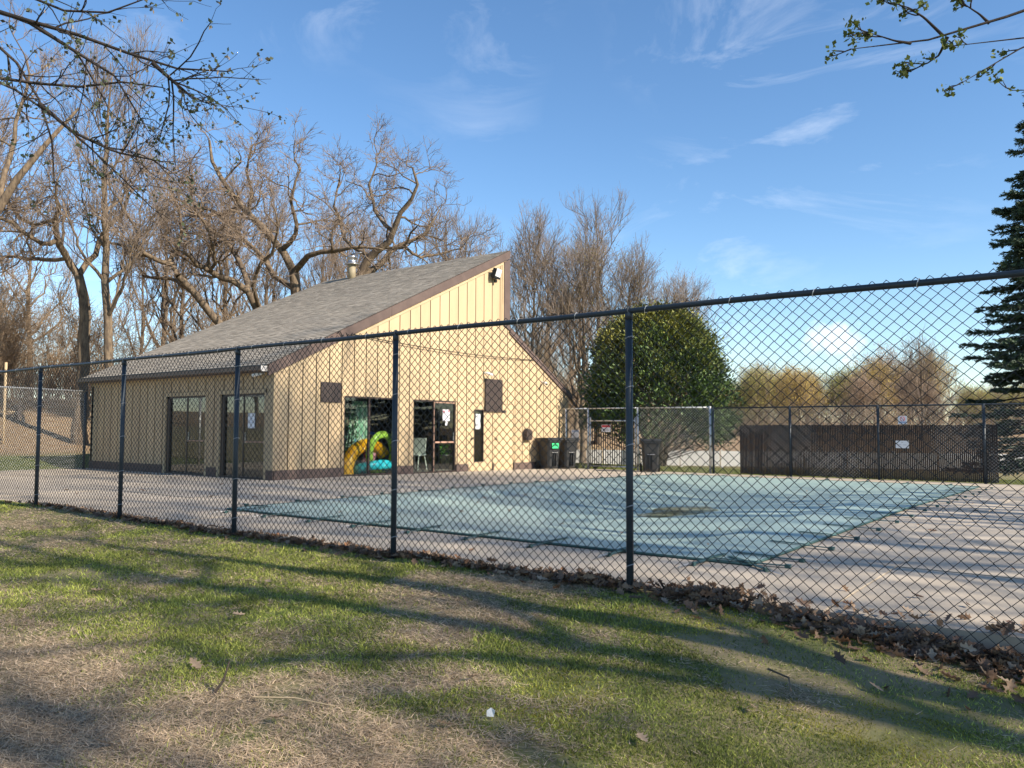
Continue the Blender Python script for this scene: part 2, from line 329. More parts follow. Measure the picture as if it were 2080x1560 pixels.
M['wire'] = pmat('wire_black', (.018,.022,.026), None, 8, .5)
M['tie'] = pmat('tie_wire', (.7,.7,.68), None, 8, .4, metallic=.7)
M['concrete'] = pmat('concrete', (.44,.375,.295), (.35,.297,.233), 1.4, .9, .25, 45, detail=8, coord='Object')
M['soil'] = pmat('soil', (.05,.035,.022), (.085,.06,.04), 6, .95, .5, 30)
M['cover'] = pmat('cover', (.245,.33,.30), (.305,.385,.345), 2.0, .55, .12, 300, detail=8)
M['strap'] = pmat('strap', (.045,.10,.095), None, 8, .7)
M['steel'] = pmat('steel', (.5,.5,.5), None, 8, .35, metallic=.9)
M['puddle'] = pmat('puddle', (.13,.125,.065), (.23,.29,.26), 2.2, .18, 0, detail=6, spec=.5)
M['bin'] = pmat('bin_plastic', (.022,.023,.024), (.03,.03,.03), 5, .42, .1, 80)
M['rubber'] = pmat('rubber', (.012,.012,.012), None, 8, .8)
M['green_label'] = pmat('green_label', (.03,.48,.17), (.04,.55,.2), 20, .5)
M['darkgreen'] = pmat('dark_green_ink', (.006,.11,.05), None, 20, .6)
M['white'] = pmat('white_paint', (.78,.78,.76), (.72,.72,.70), 6, .6)
M['paper'] = pmat('paper', (.74,.75,.77), (.68,.69,.72), 10, .7)
M['bluepaper'] = pmat('blue_print', (.33,.42,.60), None, 10, .7)
M['redprint'] = pmat('red_print', (.50,.07,.09), None, 10, .7)
M['ink'] = pmat('ink', (.12,.13,.16), None, 10, .7)
M['panel'] = pmat('dark_panel', (.052,.038,.032), (.042,.03,.026), 6, .6)
M['doorframe'] = pmat('bronze_frame', (.055,.038,.030), (.045,.03,.025), 6, .45)
M['rail_tan'] = pmat('tan_bar', (.40,.24,.17), None, 6, .5)
M['glass'] = glass_mat('glass', 1.62)
M['glass_side'] = glass_mat('glass_side', 2.0, (.7,.74,.72))
M['inside'] = pmat('interior_wall', (.06,.055,.045), (.05,.045,.04), 2, .9)
M['insfloor'] = pmat('interior_floor', (.16,.14,.12), (.12,.10,.09), 2, .6)
M['slat'] = pmat('slat', (.036,.024,.020), (.024,.016,.014), 3, .6, rnd=.35)
M['bark'] = pmat('bark', (.20,.148,.095), (.075,.055,.04), 9, .95, .9, 26, stretch=(1,1,.3))
M['twig'] = pmat('twig', (.25,.185,.13), (.17,.125,.09), 2, .9)
M['twig_grey'] = pmat('twig_grey', (.25,.195,.15), (.18,.14,.11), 2, .9)
M['brush'] = pmat('brush', (.36,.27,.18), (.26,.19,.125), 2, .9)
M['darkbark'] = pmat('dark_bark', (.055,.042,.034), (.035,.027,.022), 9, .95, .6, 40)
M['leafcol'] = pmat('leaf_coloured', (.8,.8,.8), (1.15,1.15,1.15), 25, .6, attr='Col', trans=.25)
M['grasscol'] = pmat('grass_blade', (.8,.8,.8), (1.15,1.15,1.15), 3, .65, attr='Col', trans=.3, spec=.25)
M['lawn'] = pmat('lawn_soil', (.13,.135,.045), (.27,.205,.12), 1.6, .95, .8, 40, detail=9)
M['orange'] = pmat('vinyl_orange', (.85,.33,.01), (.9,.45,.02), 3, .3)
M['lime'] = pmat('vinyl_lime', (.48,.72,.10), None, 3, .3)
M['teal'] = pmat('vinyl_teal', (.02,.42,.46), None, 3, .3)
M['pink'] = pmat('vinyl_pink', (.72,.26,.33), (.8,.4,.45), 3, .25)
M['red'] = pmat('vinyl_red', (.7,.03,.04), None, 3, .3)
M['blue'] = pmat('vinyl_blue', (.02,.09,.42), None, 3, .3)
M['cloth'] = pmat('green_white_cloth', (.22,.50,.34), (.72,.82,.72), 6, .8, stretch=(3,3,.4), rampw=(.42,.58))
M['chairwhite'] = pmat('chair_white', (.72,.72,.66), None, 3, .5)
M['pot'] = pmat('pot', (.12,.12,.12), None, 3, .5)
M['needle'] = pmat('needles', (.9,.9,.9), (1.1,1.1,1.1), 8, .6, attr='Col')
M['lowfence'] = pmat('low_fence', (.72,.70,.66), (.62,.6,.57), 2, .8)

# ------------------------------------------------------------------ terrain (one sheet to the horizon)
def grid_mesh(name, xs, ys, zf, mat, smooth=True, mask=None):
    X, Y = np.meshgrid(xs, ys, indexing='ij'); Z = zf(X, Y)
    V = np.stack([X, Y, Z], -1).reshape(-1, 3); nx, ny = len(xs), len(ys)
    i, j = np.meshgrid(np.arange(nx-1), np.arange(ny-1), indexing='ij')
    F = np.stack([i*ny+j, (i+1)*ny+j, (i+1)*ny+j+1, i*ny+j+1], -1).reshape(-1, 4)
    if mask is not None:
        c = V[F].mean(1); F = F[mask(c[:, 0], c[:, 1])]
    return tris_mesh(name, V, F, mat, smooth=smooth)
xs = np.unique(np.concatenate([np.linspace(-2500,-300,9), np.linspace(-300,-100,9), np.linspace(-100,-40,31), np.arange(-40,-24.7,.6), [-24.76,-24.74], np.arange(-24,12,1.5), np.linspace(12,100,20), np.linspace(120,2500,10)]))
ys = np.unique(np.concatenate([np.linspace(-2500,-300,7), np.linspace(-300,-40,9), np.arange(-38,5,2), np.arange(5,23,.6), [23.65,23.68,23.72], np.arange(24,60,1.2), np.linspace(60,140,40), np.linspace(150,2500,20)]))
def gmat():
    m = bpy.data.materials.new('ground_litter'); m.use_nodes = True
    nt = m.node_tree; N = nt.nodes; L = nt.links; p = N['Principled BSDF']; p.inputs['Roughness'].default_value = .95; p.inputs['Specular IOR Level'].default_value = .1
    t = N.new('ShaderNodeTexCoord'); sx = N.new('ShaderNodeSeparateXYZ'); L.new(t.outputs['Object'], sx.inputs[0])
    n1 = N.new('ShaderNodeTexNoise'); n1.inputs['Scale'].default_value = 3; n1.inputs['Detail'].default_value = 9; n1.inputs['Roughness'].default_value = .75; L.new(t.outputs['Object'], n1.inputs['Vector'])
    n2 = N.new('ShaderNodeTexNoise'); n2.inputs['Scale'].default_value = .35; n2.inputs['Detail'].default_value = 4; L.new(t.outputs['Object'], n2.inputs['Vector'])
    lit = N.new('ShaderNodeMixRGB'); lit.inputs[1].default_value = (.15,.095,.055,1); lit.inputs[2].default_value = (.38,.275,.165,1)
    r1 = N.new('ShaderNodeMapRange'); r1.inputs[1].default_value = .3; r1.inputs[2].default_value = .7; L.new(n1.outputs['Fac'], r1.inputs[0]); L.new(r1.outputs[0], lit.inputs[0])
    gr = N.new('ShaderNodeMixRGB'); gr.inputs[1].default_value = (.07,.11,.025,1); gr.inputs[2].default_value = (.20,.20,.07,1); L.new(r1.outputs[0], gr.inputs[0])
    # grass strip: first metres beyond the yard on either side, edge broken by noise
    a = N.new('ShaderNodeMath'); a.operation = 'MULTIPLY_ADD'; a.inputs[1].default_value = -1.0; a.inputs[2].default_value = -24.75; L.new(sx.outputs[0], a.inputs[0])
    b = N.new('ShaderNodeMath'); b.operation = 'MULTIPLY_ADD'; b.inputs[1].default_value = 5.0; L.new(n2.outputs['Fac'], b.inputs[0]); L.new(a.outputs[0], b.inputs[2])
    mr = N.new('ShaderNodeMapRange'); mr.inputs[1].default_value = 7.0; mr.inputs[2].default_value = 9.5; mr.inputs[3].default_value = 1; mr.inputs[4].default_value = 0; L.new(b.outputs[0], mr.inputs[0])
    # park grass far behind on the right
    c = N.new('ShaderNodeMapRange'); c.inputs[1].default_value = 50; c.inputs[2].default_value = 30; L.new(sx.outputs[1], c.inputs[0])
    d = N.new('ShaderNodeMath'); d.operation = 'MULTIPLY'; L.new(mr.outputs[0], d.inputs[0]); L.new(c.outputs[0], d.inputs[1])
    mx = N.new('ShaderNodeMixRGB'); L.new(d.outputs[0], mx.inputs[0]); L.new(lit.outputs[0], mx.inputs[1]); L.new(gr.outputs[0], mx.inputs[2])
    L.new(mx.outputs[0], p.inputs['Base Color'])
    bm = N.new('ShaderNodeBump'); bm.inputs['Strength'].default_value = .8; bm.inputs['Distance'].default_value = .08; L.new(n1.outputs['Fac'], bm.inputs['Height']); L.new(bm.outputs[0], p.inputs['Normal'])
    return m
M['ground'] = gmat()
g = obj('ground', grid_mesh('ground', xs, ys, terrain_z, M['ground'])); tag(g, kind='structure')

# lawn sheet in front of the fence
lx = np.unique(np.concatenate([np.arange(-60,-26,3), np.arange(-26,4,.25), np.arange(4,40,2)])); ly = np.unique(np.concatenate([np.arange(-40,-2,2), np.arange(-2,5.36,.2), [5.36, 5.56]]))
def lawn_full(x, y):
    z = lawn_z(x, y)
    d = -24.75-x
    return np.where(x < -24.75, np.maximum(z, terrain_z(x, np.minimum(y, 5.2))+.02), z)
lawn = obj('lawn', grid_mesh('lawn', lx, ly, lawn_full, M['lawn'])); tag(lawn, kind='structure')

# ------------------------------------------------------------------ pool deck: concrete slabs round the pool
COVX0, COVX1, COVY0, COVY1 = -10.5, -2.62, 6.95, 21.45
PX0, PX1, PY0, PY1 = -9.75, -3.45, 7.75, 20.6           # pool opening under the cover
deck = MB(); deck.box(-24.7, 6, 5.58, 23.6, -.62, -.60)
deck_root = deck.build('pool_deck', M['soil']); tag(deck_root, kind='structure')
sx_ = [-24.70,-21.7,-18.7,-15.62,-12.7, PX0, -6.6, PX1, -1.6, 1.4, 4.4]
sy_ = [5.56, PY0, 10.8, 13.9, 17.2, PY1, 23.62]
for i in range(len(sx_)-1):
    for j in range(len(sy_)-1):
        x0, x1, y0, y1 = sx_[i], sx_[i+1], sy_[j], sy_[j+1]
        if x0 >= PX0-.01 and x1 <= PX1+.01 and y0 >= PY0-.01 and y1 <= PY1+.01: continue
        if x1 <= XB+.05 and y0 >= 13.8: continue
        if x1 <= XB+.05 and y1 > 11.6: y1 = 11.75
        g_ = .007; mb = MB(); dz = (((i*7+j*13) % 5)-2)*.002
        v = [(x, y, z) for x in (x0+g_, x1-g_) for y in (y0+g_, y1-g_) for z in (-.55, float(deck_z(y))+dz)]
        mb.add(v, [(0,1,3,2), (4,6,7,5), (0,4,5,1), (2,3,7,6), (0,2,6,4), (1,5,7,3)])
        mb.build('slab', M['concrete'], deck_root)

# ------------------------------------------------------------------ pool cover
cover = thing('pool_cover', 'blue-green mesh safety cover strapped over the sunken swimming pool', 'pool cover', (0,0,0))
cx = np.linspace(COVX0, COVX1, 90); cy = np.linspace(COVY0, COVY1, 150)
def cover_z(x, y):
    e = np.minimum(np.minimum(x-PX0, PX1-x), np.minimum(y-PY0, PY1-y))
    sag = -.07*sm(e/.5) - .16*sm(e/3.2)
    wr = .010*(vnoise(x, y, 2.0, 3)-.5) + .006*(vnoise(x*1.0, y*.35, 5., 4)-.5) + .02*(vnoise(x, y, .7, 8)-.5)*sm(e/1.0)
    return deck_z(y) + .022 + sag + wr*sm((np.minimum(np.minimum(x-COVX0, COVX1-x), np.minimum(y-COVY0, COVY1-y)))/.2+.15)
cm = grid_mesh('fabric', cx, cy, cover_z, M['cover'])
obj('fabric', cm, cover)
hem = MB()
for (xa, ya, xb, yb) in [(COVX0,COVY0,COVX1,COVY0), (COVX1,COVY0,COVX1,COVY1), (COVX1,COVY1,COVX0,COVY1), (COVX0,COVY1,COVX0,COVY0)]:
    n_ = 30; t_ = np.linspace(0, 1, n_)
    pts = np.stack([xa+(xb-xa)*t_, ya+(yb-ya)*t_, deck_z(ya+(yb-ya)*t_)+.016], 1)
    hem.tube(pts, .014, 5)
hem.build('hem', M['strap'], cover)
# puddle with silt where the cover sags
pud = MB(); n_ = 72
pc = (-6.05, 12.7)
ring = [(pc[0]+(.60+.10*math.sin(3*a+1)+.04*math.sin(7*a))*math.cos(a)-.22*math.sin(a), pc[1]+(1.35+.15*math.sin(2*a)+.06*math.sin(5*a+2))*math.sin(a)) for a in [2*math.pi*i/n_ for i in range(n_)]]
zw = float(np.mean([cover_z(np.array(x), np.array(y)) for x, y in ring]))+.012
vv = [(pc[0], pc[1], float(cover_z(np.array(pc[0]), np.array(pc[1])))+.02)]; ff = []
for k_, s_ in enumerate((.35,.7,1.0)):
    for (x, y) in ring:
        xx, yy = pc[0]+(x-pc[0])*s_, pc[1]+(y-pc[1])*s_
        vv.append((xx, yy, float(cover_z(np.array(xx), np.array(yy)))+(.018,.013,-.006)[k_]))
for i in range(n_): ff.append((0, 1+i, 1+(i+1) % n_))
for k_ in range(2):
    for i in range(n_): ff.append((1+k_*n_+i, 1+(k_+1)*n_+i, 1+(k_+1)*n_+(i+1) % n_, 1+k_*n_+(i+1) % n_))
pud.add(vv, ff)
pud = pud.build('puddle', M['puddle'], cover, smooth=True); tag(pud, 'olive silty rainwater puddle in the sagging middle of the cover')
# straps with springs all round
sp = MB()
tt = np.linspace(0, 1, 46)
sp.tube(np.stack([.30+.20*tt, .012*np.cos(tt*2*np.pi*9), .022+.012*np.sin(tt*2*np.pi*9)], 1), .0035, 3)
sp.lathe([(.012,0),(.012,.02)], (.53,0,0), 8)
sp_me = sp.mesh('spring', M['steel'])
st = MB()
for a, b in ((-.35, .02), (.02, .31)):
    st.box(a, b, -.024, .024, .028 if a < 0 else .016, .034 if a < 0 else .021)
st.box(.27, .315, -.028, .028, .0, .03)
st_me = st.mesh('strap', M['strap'])
def strap(x, y, rz):
    o = obj('strap', st_me, cover, (x, y, float(deck_z(np.array(y)))+.006), rz+random.uniform(-.12,.12)); s_ = obj('spring', sp_me, o); return o
for k in range(9): strap(COVX0+.4+k*.885, COVY0, -math.pi/2+.05)
for k in range(15): strap(COVX1, COVY0+.5+k*.97, 0)
for k in range(15): strap(COVX0, COVY0+.5+k*.97, math.pi)
for k in range(8): strap(COVX0+.6+k*.95, COVY1, math.pi/2)
strap(COVX1-.02, COVY0+.02, -math.pi/4); strap(COVX1, COVY0+.08, .05)

# ------------------------------------------------------------------ pool house
house = thing('pool_house', 'tan board-sided pool house with a tall broken shed roof', 'building', (XB, YB, 0))
hx = lambda o: (setattr(o, 'parent', house), setattr(o, 'matrix_parent_inverse', Matrix.Translation((-XB, -YB, 0))))
def hpart(mb, name, mat, parent=None, smooth=False):
    o = mb.build(name, mat, None, smooth)
    if parent is None: hx(o)
    else: o.parent = parent; o.matrix_parent_inverse = Matrix.Translation((-XB, -YB, 0)) if False else Matrix.Identity(4)
    return o
S1 = .4706
def roofL(y): return 2.76 + S1*(y-11.486)               # top of the tall roof
YP, ZP = 20.46, 6.985
YC, ZC, S2 = 20.25, 4.63, .558                          # lower right roof
def roofR(y): return ZC - S2*(y-YC)
def wall_top(y): return (roofL(y) if y < YP-.12 else roofR(y)) - .10
def zb(y): return float(deck_z(np.array(float(y))))
GOPEN = [(13.62,15.42,-.2,2.03), (16.12,17.91,-.2,2.02), (18.50,19.66,-.3,2.0), (19.72,20.74,-.3,2.0)]
LOPEN = [(-20.27,-18.40,-.2,2.03), (-17.77,-15.96,-.2,2.03)]
def strips(lo, hi, opens, base, top, breaks=()):
    """vertical pieces of the strip lo..hi minus openings -> list of polys (u,z)"""
    cuts = sorted({lo, hi, *[c for o_ in opens for c in o_[:2] if lo < c < hi], *[c for c in breaks if lo < c < hi]})
    out = []
    for a, b in zip(cuts[:-1], cuts[1:]):
        if b-a < .004: continue
        mid = (a+b)/2; ho = [o_ for o_ in opens if o_[0] < mid < o_[1]]
        if not ho: out.append([(a, base(a)), (b, base(b)), (b, top(b-1e-4)), (a, top(a+1e-4))])
        else:
            o_ = ho[0]
            if o_[2] > base(mid): out.append([(a, base(a)), (b, base(b)), (b, o_[2]), (a, o_[2])])
            out.append([(a, o_[3]), (b, o_[3]), (b, top(b-1e-4)), (a, top(a+1e-4))])
    return out
# gable wall (faces +X) with its boards
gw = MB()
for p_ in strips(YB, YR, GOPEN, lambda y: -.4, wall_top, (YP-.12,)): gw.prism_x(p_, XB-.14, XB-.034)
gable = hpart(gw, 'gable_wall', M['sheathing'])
BW = .405
y = YB+.005
while y < YR-.02:
    y1 = min(y+BW, YR)
    mb = MB()
    for p_ in strips(y+.015, y1-.015, GOPEN, lambda q: zb(q)+.215, wall_top, (YP-.12,)): mb.prism_x(p_, XB-.036, XB)
    if mb.n: hpart(mb, 'siding_board', M['siding'], gable)
    y = y1
# faint horizontal panel joint high in the gable, thin battens kept as real lips
# side wall (faces -Y)
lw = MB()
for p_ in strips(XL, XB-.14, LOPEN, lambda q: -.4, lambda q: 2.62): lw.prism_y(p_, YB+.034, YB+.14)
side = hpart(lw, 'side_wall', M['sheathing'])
x = XL
while x < XB-.02:
    x1 = min(x+.40, XB)
    mb = MB()
    for p_ in strips(x+.022, x1-.022, [(a-.1, b+.1, c, d+.11) for a, b, c, d in LOPEN], lambda q: .22, lambda q: 2.44): mb.prism_y(p_, YB, YB+.036)
    if mb.n: hpart(mb, 'siding_board', M['siding'], side)
    x = x1
mb = MB(); mb.box(XL, XB-.002, YB-.012, YB+.02, 2.42, 2.56); hpart(mb, 'frieze_board', M['trimlight'], side)
for (a, b, c, d) in LOPEN:
    mb = MB(); mb.box(a-.1, a, YB-.014, YB+.1, .0, d); mb.box(b, b+.1, YB-.014, YB+.1, .0, d); mb.box(a-.1, b+.1, YB-.016, YB+.1, d, d+.1)
    hpart(mb, 'door_casing', M['trimlight'], side)
mb = MB(); mb.box(XB-.30, XB+.004, YB-.016, YB+.02, .0, 2.43); hpart(mb, 'corner_board', M['trimlight'], side)
# other walls, ceiling and floor
mb = MB()
mb.prism_x([(YB,-.4),(YR,-.4),(YR,roofR(YR)-.1),(YP,roofR(YP)-.1),(YP,ZP-.12),(YB,2.6)], XL, XL+.13); hpart(mb, 'end_wall', M['siding'])
mb = MB(); mb.box(XL, XB-.14, YR-.13, YR-.002, -.4, roofR(YR)-.1); mb.box(XL, XB-.14, YP-.2, YP-.1, 4.2, ZP-.15); hpart(mb, 'rear_wall', M['siding'])
mb = MB(); mb.box(XL+.13, XB-.14, YB+.14, YR-.13, -.3, .015); fl = hpart(mb, 'interior_floor', M['insfloor'])
mb = MB(); mb.box(XL+.13, XB-.14, YB+.14, YR-.13, 2.45, 2.5); mb.box(-21.0, -20.9, YB+.14, YR-.13, .015, 2.45); mb.box(-20.9, XB-.14, 20.0, 20.1, .015, 2.45); hpart(mb, 'interior_partition', M['inside'])
# base boards
for (a, b) in [(YB, 13.60), (15.44, 16.10), (17.93, 18.48), (19.67, 19.715), (20.76, YR)]:
    mb = MB(); mb.prism_x([(a, zb(a)-.05), (b, zb(b)-.05), (b, zb(b)+.225), (a, zb(a)+.225)], XB-.02, XB+.022); hpart(mb, 'base_board', M['brown'], gable)
for (a, b) in [(XL, -20.37), (-18.30, -17.87), (-15.86, XB+.022)]:
    mb = MB(); mb.box(a, b, YB-.024, YB+.02, -.05, .225); hpart(mb, 'base_board', M['brown'], side)
# roofs
RX0, RX1 = XL-.17, XB+.045
mb = MB(); mb.prism_x([(11.30, roofL(11.30)-.12), (YP, ZP-.12-.03), (YP, ZP), (11.30, roofL(11.30))], RX0, RX1-.03); roof = hpart(mb, 'roof', M['brown'])
mb = MB(); mb.prism_x([(YP-.10, roofR(YP-.1)-.10), (24.2, roofR(24.2)-.12), (24.2, roofR(24.2)), (YP-.10, roofR(YP-.1))], RX0, RX1-.03); roof2 = hpart(mb, 'lower_roof', M['brown'])
def shingles(yA, yB, zf, sgn, name, par):
    mb = MB(); L_ = abs(yB-yA)*math.hypot(1, S1); rows = int(L_/.142); n_ = (RX1-RX0)/.305
    for r_ in range(rows):
        f0, f1 = r_/rows, (r_+1.25)/rows
        ya, yb_ = yA+(yB-yA)*f0, yA+(yB-yA)*min(f1, 1.0)
        xx = RX0 + (.0 if r_ % 2 else -.15) + random.uniform(-.03,.03)
        while xx < RX1:
            w_ = random.choice((.15,.2,.25,.3)); xa, xb_ = max(xx+.003, RX0), min(xx+w_-.003, RX1)
            xx += w_
            if xb_-xa < .02: continue
            t_ = .016+random.uniform(0,.008); k_ = random.uniform(.80,1.14); c = (.345*k_, .30*k_, .242*k_)
            v = [(xa,ya,zf(ya)+.001),(xb_,ya,zf(ya)+.001),(xb_,ya,zf(ya)+t_),(xa,ya,zf(ya)+t_),(xa,yb_,zf(yb_)+.003),(xb_,yb_,zf(yb_)+.003)]
            mb.add(v, [(0,1,2,3),(3,2,5,4)], c)
    o = hpart(mb, name, M['shingle'], par); tag(o, kind='stuff'); return o
shingles(11.27, YP+.02, roofL, 1, 'shingles', roof)
shingles(24.22, YP-.08, roofR, -1, 'shingles', roof2)
# fascia
FX0, FX1 = XB+.002, XB+.045
mid = 15.2
for (a, b) in [(11.30, mid-.004), (mid+.004, YP+.03)]:
    mb = MB(); mb.prism_x([(a, roofL(a)-.26), (b, roofL(b)-.26), (b, roofL(b)-.005), (a, roofL(a)-.005)], FX0, FX1); hpart(mb, 'rake_board', M['brown'], gable)
mb = MB(); mb.prism_x([(YP-.28, ZC-.12), (YP+.03, ZC-.25), (YP+.03, roofL(YP+.03)-.295), (YP-.28, roofL(YP-.28)-.295)], FX0, FX1-.004); hpart(mb, 'corner_trim', M['brown'], gable)
mb = MB(); mb.prism_x([(YP+.034, roofR(YP+.034)-.22), (24.2, roofR(24.2)-.22), (24.2, roofR(24.2)-.005), (YP+.034, roofR(YP+.034)-.005)], FX0, FX1); hpart(mb, 'rake_board', M['brown'], gable)
mb = MB()
mb.prism_x([(11.75, roofL(11.75)-.36), (YP-.30, roofL(YP-.30)-.36), (YP-.30, roofL(YP-.30)-.292), (11.6, roofL(11.6)-.292)], FX0, FX0+.02)
mb.prism_x([(YP-.36, ZC-.1), (YP-.284, ZC-.1), (YP-.284, roofL(YP-.3)-.30), (YP-.36, roofL(YP-.36)-.362)], FX0, FX0+.018)
hpart(mb, 'rake_moulding', M['trimlight'], gable)
# eave: soffit and gutter
mb = MB(); mb.box(RX0, RX1-.05, 11.28, 11.50, 2.555, 2.58); mb.box(RX0, RX1-.05, 11.27, 11.30, 2.50, 2.655); hpart(mb, 'soffit', M['brown'], roof)
mb = MB(); mb.prism_x([(11.15,2.63),(11.16,2.545),(11.20,2.525),(11.27,2.525),(11.27,2.54),(11.205,2.54),(11.18,2.555),(11.165,2.63)], RX0, RX1-.06); gut = hpart(mb, 'gutter', M['gutter'], roof)
mb = MB(); mb.box(RX1-.06, RX1-.045, 11.13, 11.30, 2.51, 2.64); hpart(mb, 'gutter_end', M['metal_end'], roof)
# flue
cxp = (-22.8, 20.15)
mb = MB(); z0 = roofL(cxp[1])-.1; mb.lathe([(.14,z0),(.14,z0+.62)], (cxp[0],cxp[1],0), 16)
flue = hpart(mb, 'flue_pipe', pmat('flue_tan', (.30,.25,.16), None, 4, .6), None, True)
mb = MB(); mb.lathe([(.145,z0+.60),(.28,z0+.62),(.28,z0+.64),(.16,z0+.68),(.16,z0+.84),(.19,z0+.85),(.19,z0+.93),(.02,z0+.97)], (cxp[0],cxp[1],0), 16); mb.box(cxp[0]-.02,cxp[0]+.5,cxp[1]-.04,cxp[1]+.04,z0+.99,z0+1.03); hpart(mb, 'flue_cap', M['steel'], flue, True)

# doors --------------------------------------------------------------
def slider_g(a, b, z1, kind):
    z0 = zb((a+b)/2); mb = MB(); X0, X1 = XB-.11, XB-.015; mid = (a+b)/2
    mb.box(X0, X1, a, a+.035, z0, z1); mb.box(X0, X1, b-.035, b, z0, z1); mb.box(X0, X1, a, b, z1-.04, z1); mb.box(X0, X1+.02, a, b, z0, z0+.035)
    mb.box(X0+.02, X1-.03, mid-.03, mid+.03, z0, z1)
    d = hpart(mb, 'sliding_door', M['doorframe'])
    for k, (p, q, xo) in enumerate(((a+.035, mid-.03, XB-.06), (mid+.03, b-.035, XB-.045))):
        pm = MB(); pm.box(xo-.006, xo, p, q, z0+.035, z1-.04); hpart(pm, 'pane', M['glass'], d)
    hm = MB(); hm.box(XB-.035, XB-.015, b-.09, b-.07, z0+.9, z0+1.15); hpart(hm, 'handle', M['steel'], d)
    if kind:
        rm = MB(); rm.box(XB-.05, XB-.02, mid+.03, b-.035, z0+.84, z0+.89); hpart(rm, 'push_bar', M['rail_tan'], d)
        rm = MB(); rm.box(XB-.05, XB-.018, mid-.032, mid-.016, z0, z1); rm.box(XB-.05,XB-.018,mid,b,z1-.075,z1-.04); hpart(rm, 'stile', M['rail_tan'], d)
    return d
slider_g(13.62, 15.42, 2.03, 0); slider_g(16.12, 17.91, 2.02, 1)
def slider_l(a, b, z1):
    mb = MB(); Y0, Y1 = YB+.03, YB+.12; mid = (a+b)/2
    mb.box(a, a+.12, Y0, Y1+.25, .0, z1); mb.box(b-.035, b, Y0, Y1, .0, z1); mb.box(a, b, Y0, Y1, z1-.05, z1); mb.box(a, b, Y0-.03, Y1, -.02, .04)
    mb.box(mid-.02, mid+.025, Y0+.02, Y1-.02, .0, z1)
    d = hpart(mb, 'sliding_door', M['doorframe'])
    for (p, q, yo) in ((a+.12, mid-.02, YB+.075), (mid+.025, b-.035, YB+.06)):
        pm = MB(); pm.box(p, q, yo, yo+.006, .04, z1-.05); hpart(pm, 'pane', M['glass_side'], d)
    hm = MB(); hm.box(mid+.08, mid+.10, YB+.04, YB+.055, .85, 1.1); hpart(hm, 'handle', M['steel'], d)
    rm = MB(); rm.box(mid+.025, b-.035, YB+.045, YB+.058, .86, .89); hpart(rm, 'push_bar', M['rail_tan'], d)
    return d
slider_l(*LOPEN[0][:2], 2.03); slider_l(*LOPEN[1][:2], 2.03)
def plain_door(a, b, z1, win):
    z0 = zb((a+b)/2); mb = MB()
    if win: 
        w0, w1, v0, v1 = 18.76, 19.23, z0+.27, 1.80
        for (p, q, r_, s_) in ((a, w0, z0, z1), (w1, b, z0, z1), (w0, w1, z0, v0), (w0, w1, v1, z1)): mb.box(XB-.07, XB-.012, p, q, r_, s_)
    else: mb.box(XB-.07, XB-.012, a, b, z0, z1)
    d = hpart(mb, 'door', M['siding'])
    if win:
        wm = MB(); wm.box(XB-.05, XB-.035, w0, w1, v0, v1); wn_ = hpart(wm, 'window', M['glass_side'], d)
        fm = MB()
        for (p, q, r_, s_) in ((w0, w0+.03, v0, v1), (w1-.03, w1, v0, v1), (w0+.03, w1-.03, v0, v0+.03), (w0+.03, w1-.03, v1-.03, v1)): fm.box(XB-.034, XB-.006, p, q, r_, s_)
        hpart(fm, 'window_frame', M['doorframe'], d)
    hm = MB(); hm.lathe([(.012,0),(.012,.03),(.032,.035),(.034,.06),(.02,.075)], (0,0,0), 10)
    hv = hm.v[0]; hm.v[0] = np.stack([XB-.012+hv[:,2], a+.09+hv[:,0], z0+.98+hv[:,1]], 1)
    hpart(hm, 'door_knob', M['panel'], d, True)
    cm_ = MB()
    cm_.box(XB-.03, XB-.008, a, b, z1+.004, z1+.014)
    hpart(cm_, 'drip_edge', M['panel'], d)
plain_door(18.514, 19.646, 1.985, True); plain_door(19.734, 20.726, 1.985, False)
# covered openings and fittings on the gable
mb = MB(); mb.box(XB, XB+.03, 12.85, 13.49, 1.85, 2.35); hpart(mb, 'vent_panel', M['panel'], gable)
mb = MB(); mb.box(XB, XB+.05, 19.24, 20.10, 1.74, 2.76); hpart(mb, 'vent_panel', M['panel'], gable)
mb = MB(); mb.box(XB+.002, XB+.02, 20.12, 20.34, 1.72, 1.80); hpart(mb, 'name_plate', M['panel'], gable)
# flood light
mb = MB(); mb.obox((XB+.16, 19.62, 6.08), (.12,.42,.30), .25, 0, .3); mb.tube([(XB,19.55,6.0),(XB+.08,19.56,6.02),(XB+.14,19.6,6.05)], .03, 8); mb.lathe([(.05,0),(.05,.08)], (XB+.1,19.65,5.82), 8)
flood = hpart(mb, 'flood_light', M['rubber'])
mb = MB(); mb.obox((XB+.225, 19.635, 6.10), (.02,.36,.24), .25, 0, .3); hpart(mb, 'lens', M['white'], flood)
def camera_unit(px, py, pz, d, parent):
    mb = MB(); d = Vector(d).normalized(); p = Vector((px,py,pz))
    mb.tube([p, p+d*.24], [.035,.045], 8); q = mb
    o = hpart(mb, 'security_camera', M['white'], parent, True)
    mb = MB(); mb.tube([p+d*.05, p+d*.02+Vector((-.08 if d.x>.1 else 0, .1 if d.x<=.1 else 0, .02))], .02, 6); hpart(mb, 'bracket', M['white'], o)
    mb = MB(); mb.tube([p+d*.24, p+d*.25], [.036,.03], 8); hpart(mb, 'lens', M['rubber'], o)
camera_unit(XB+.10, 19.18, 2.93, (.5,.35,-.18), gable)
camera_unit(XB+.10, 22.30, 2.80, (.5,-.25,-.2), gable)
camera_unit(-15.95, 11.38, 2.48, (-.9,-.35,-.18), side)
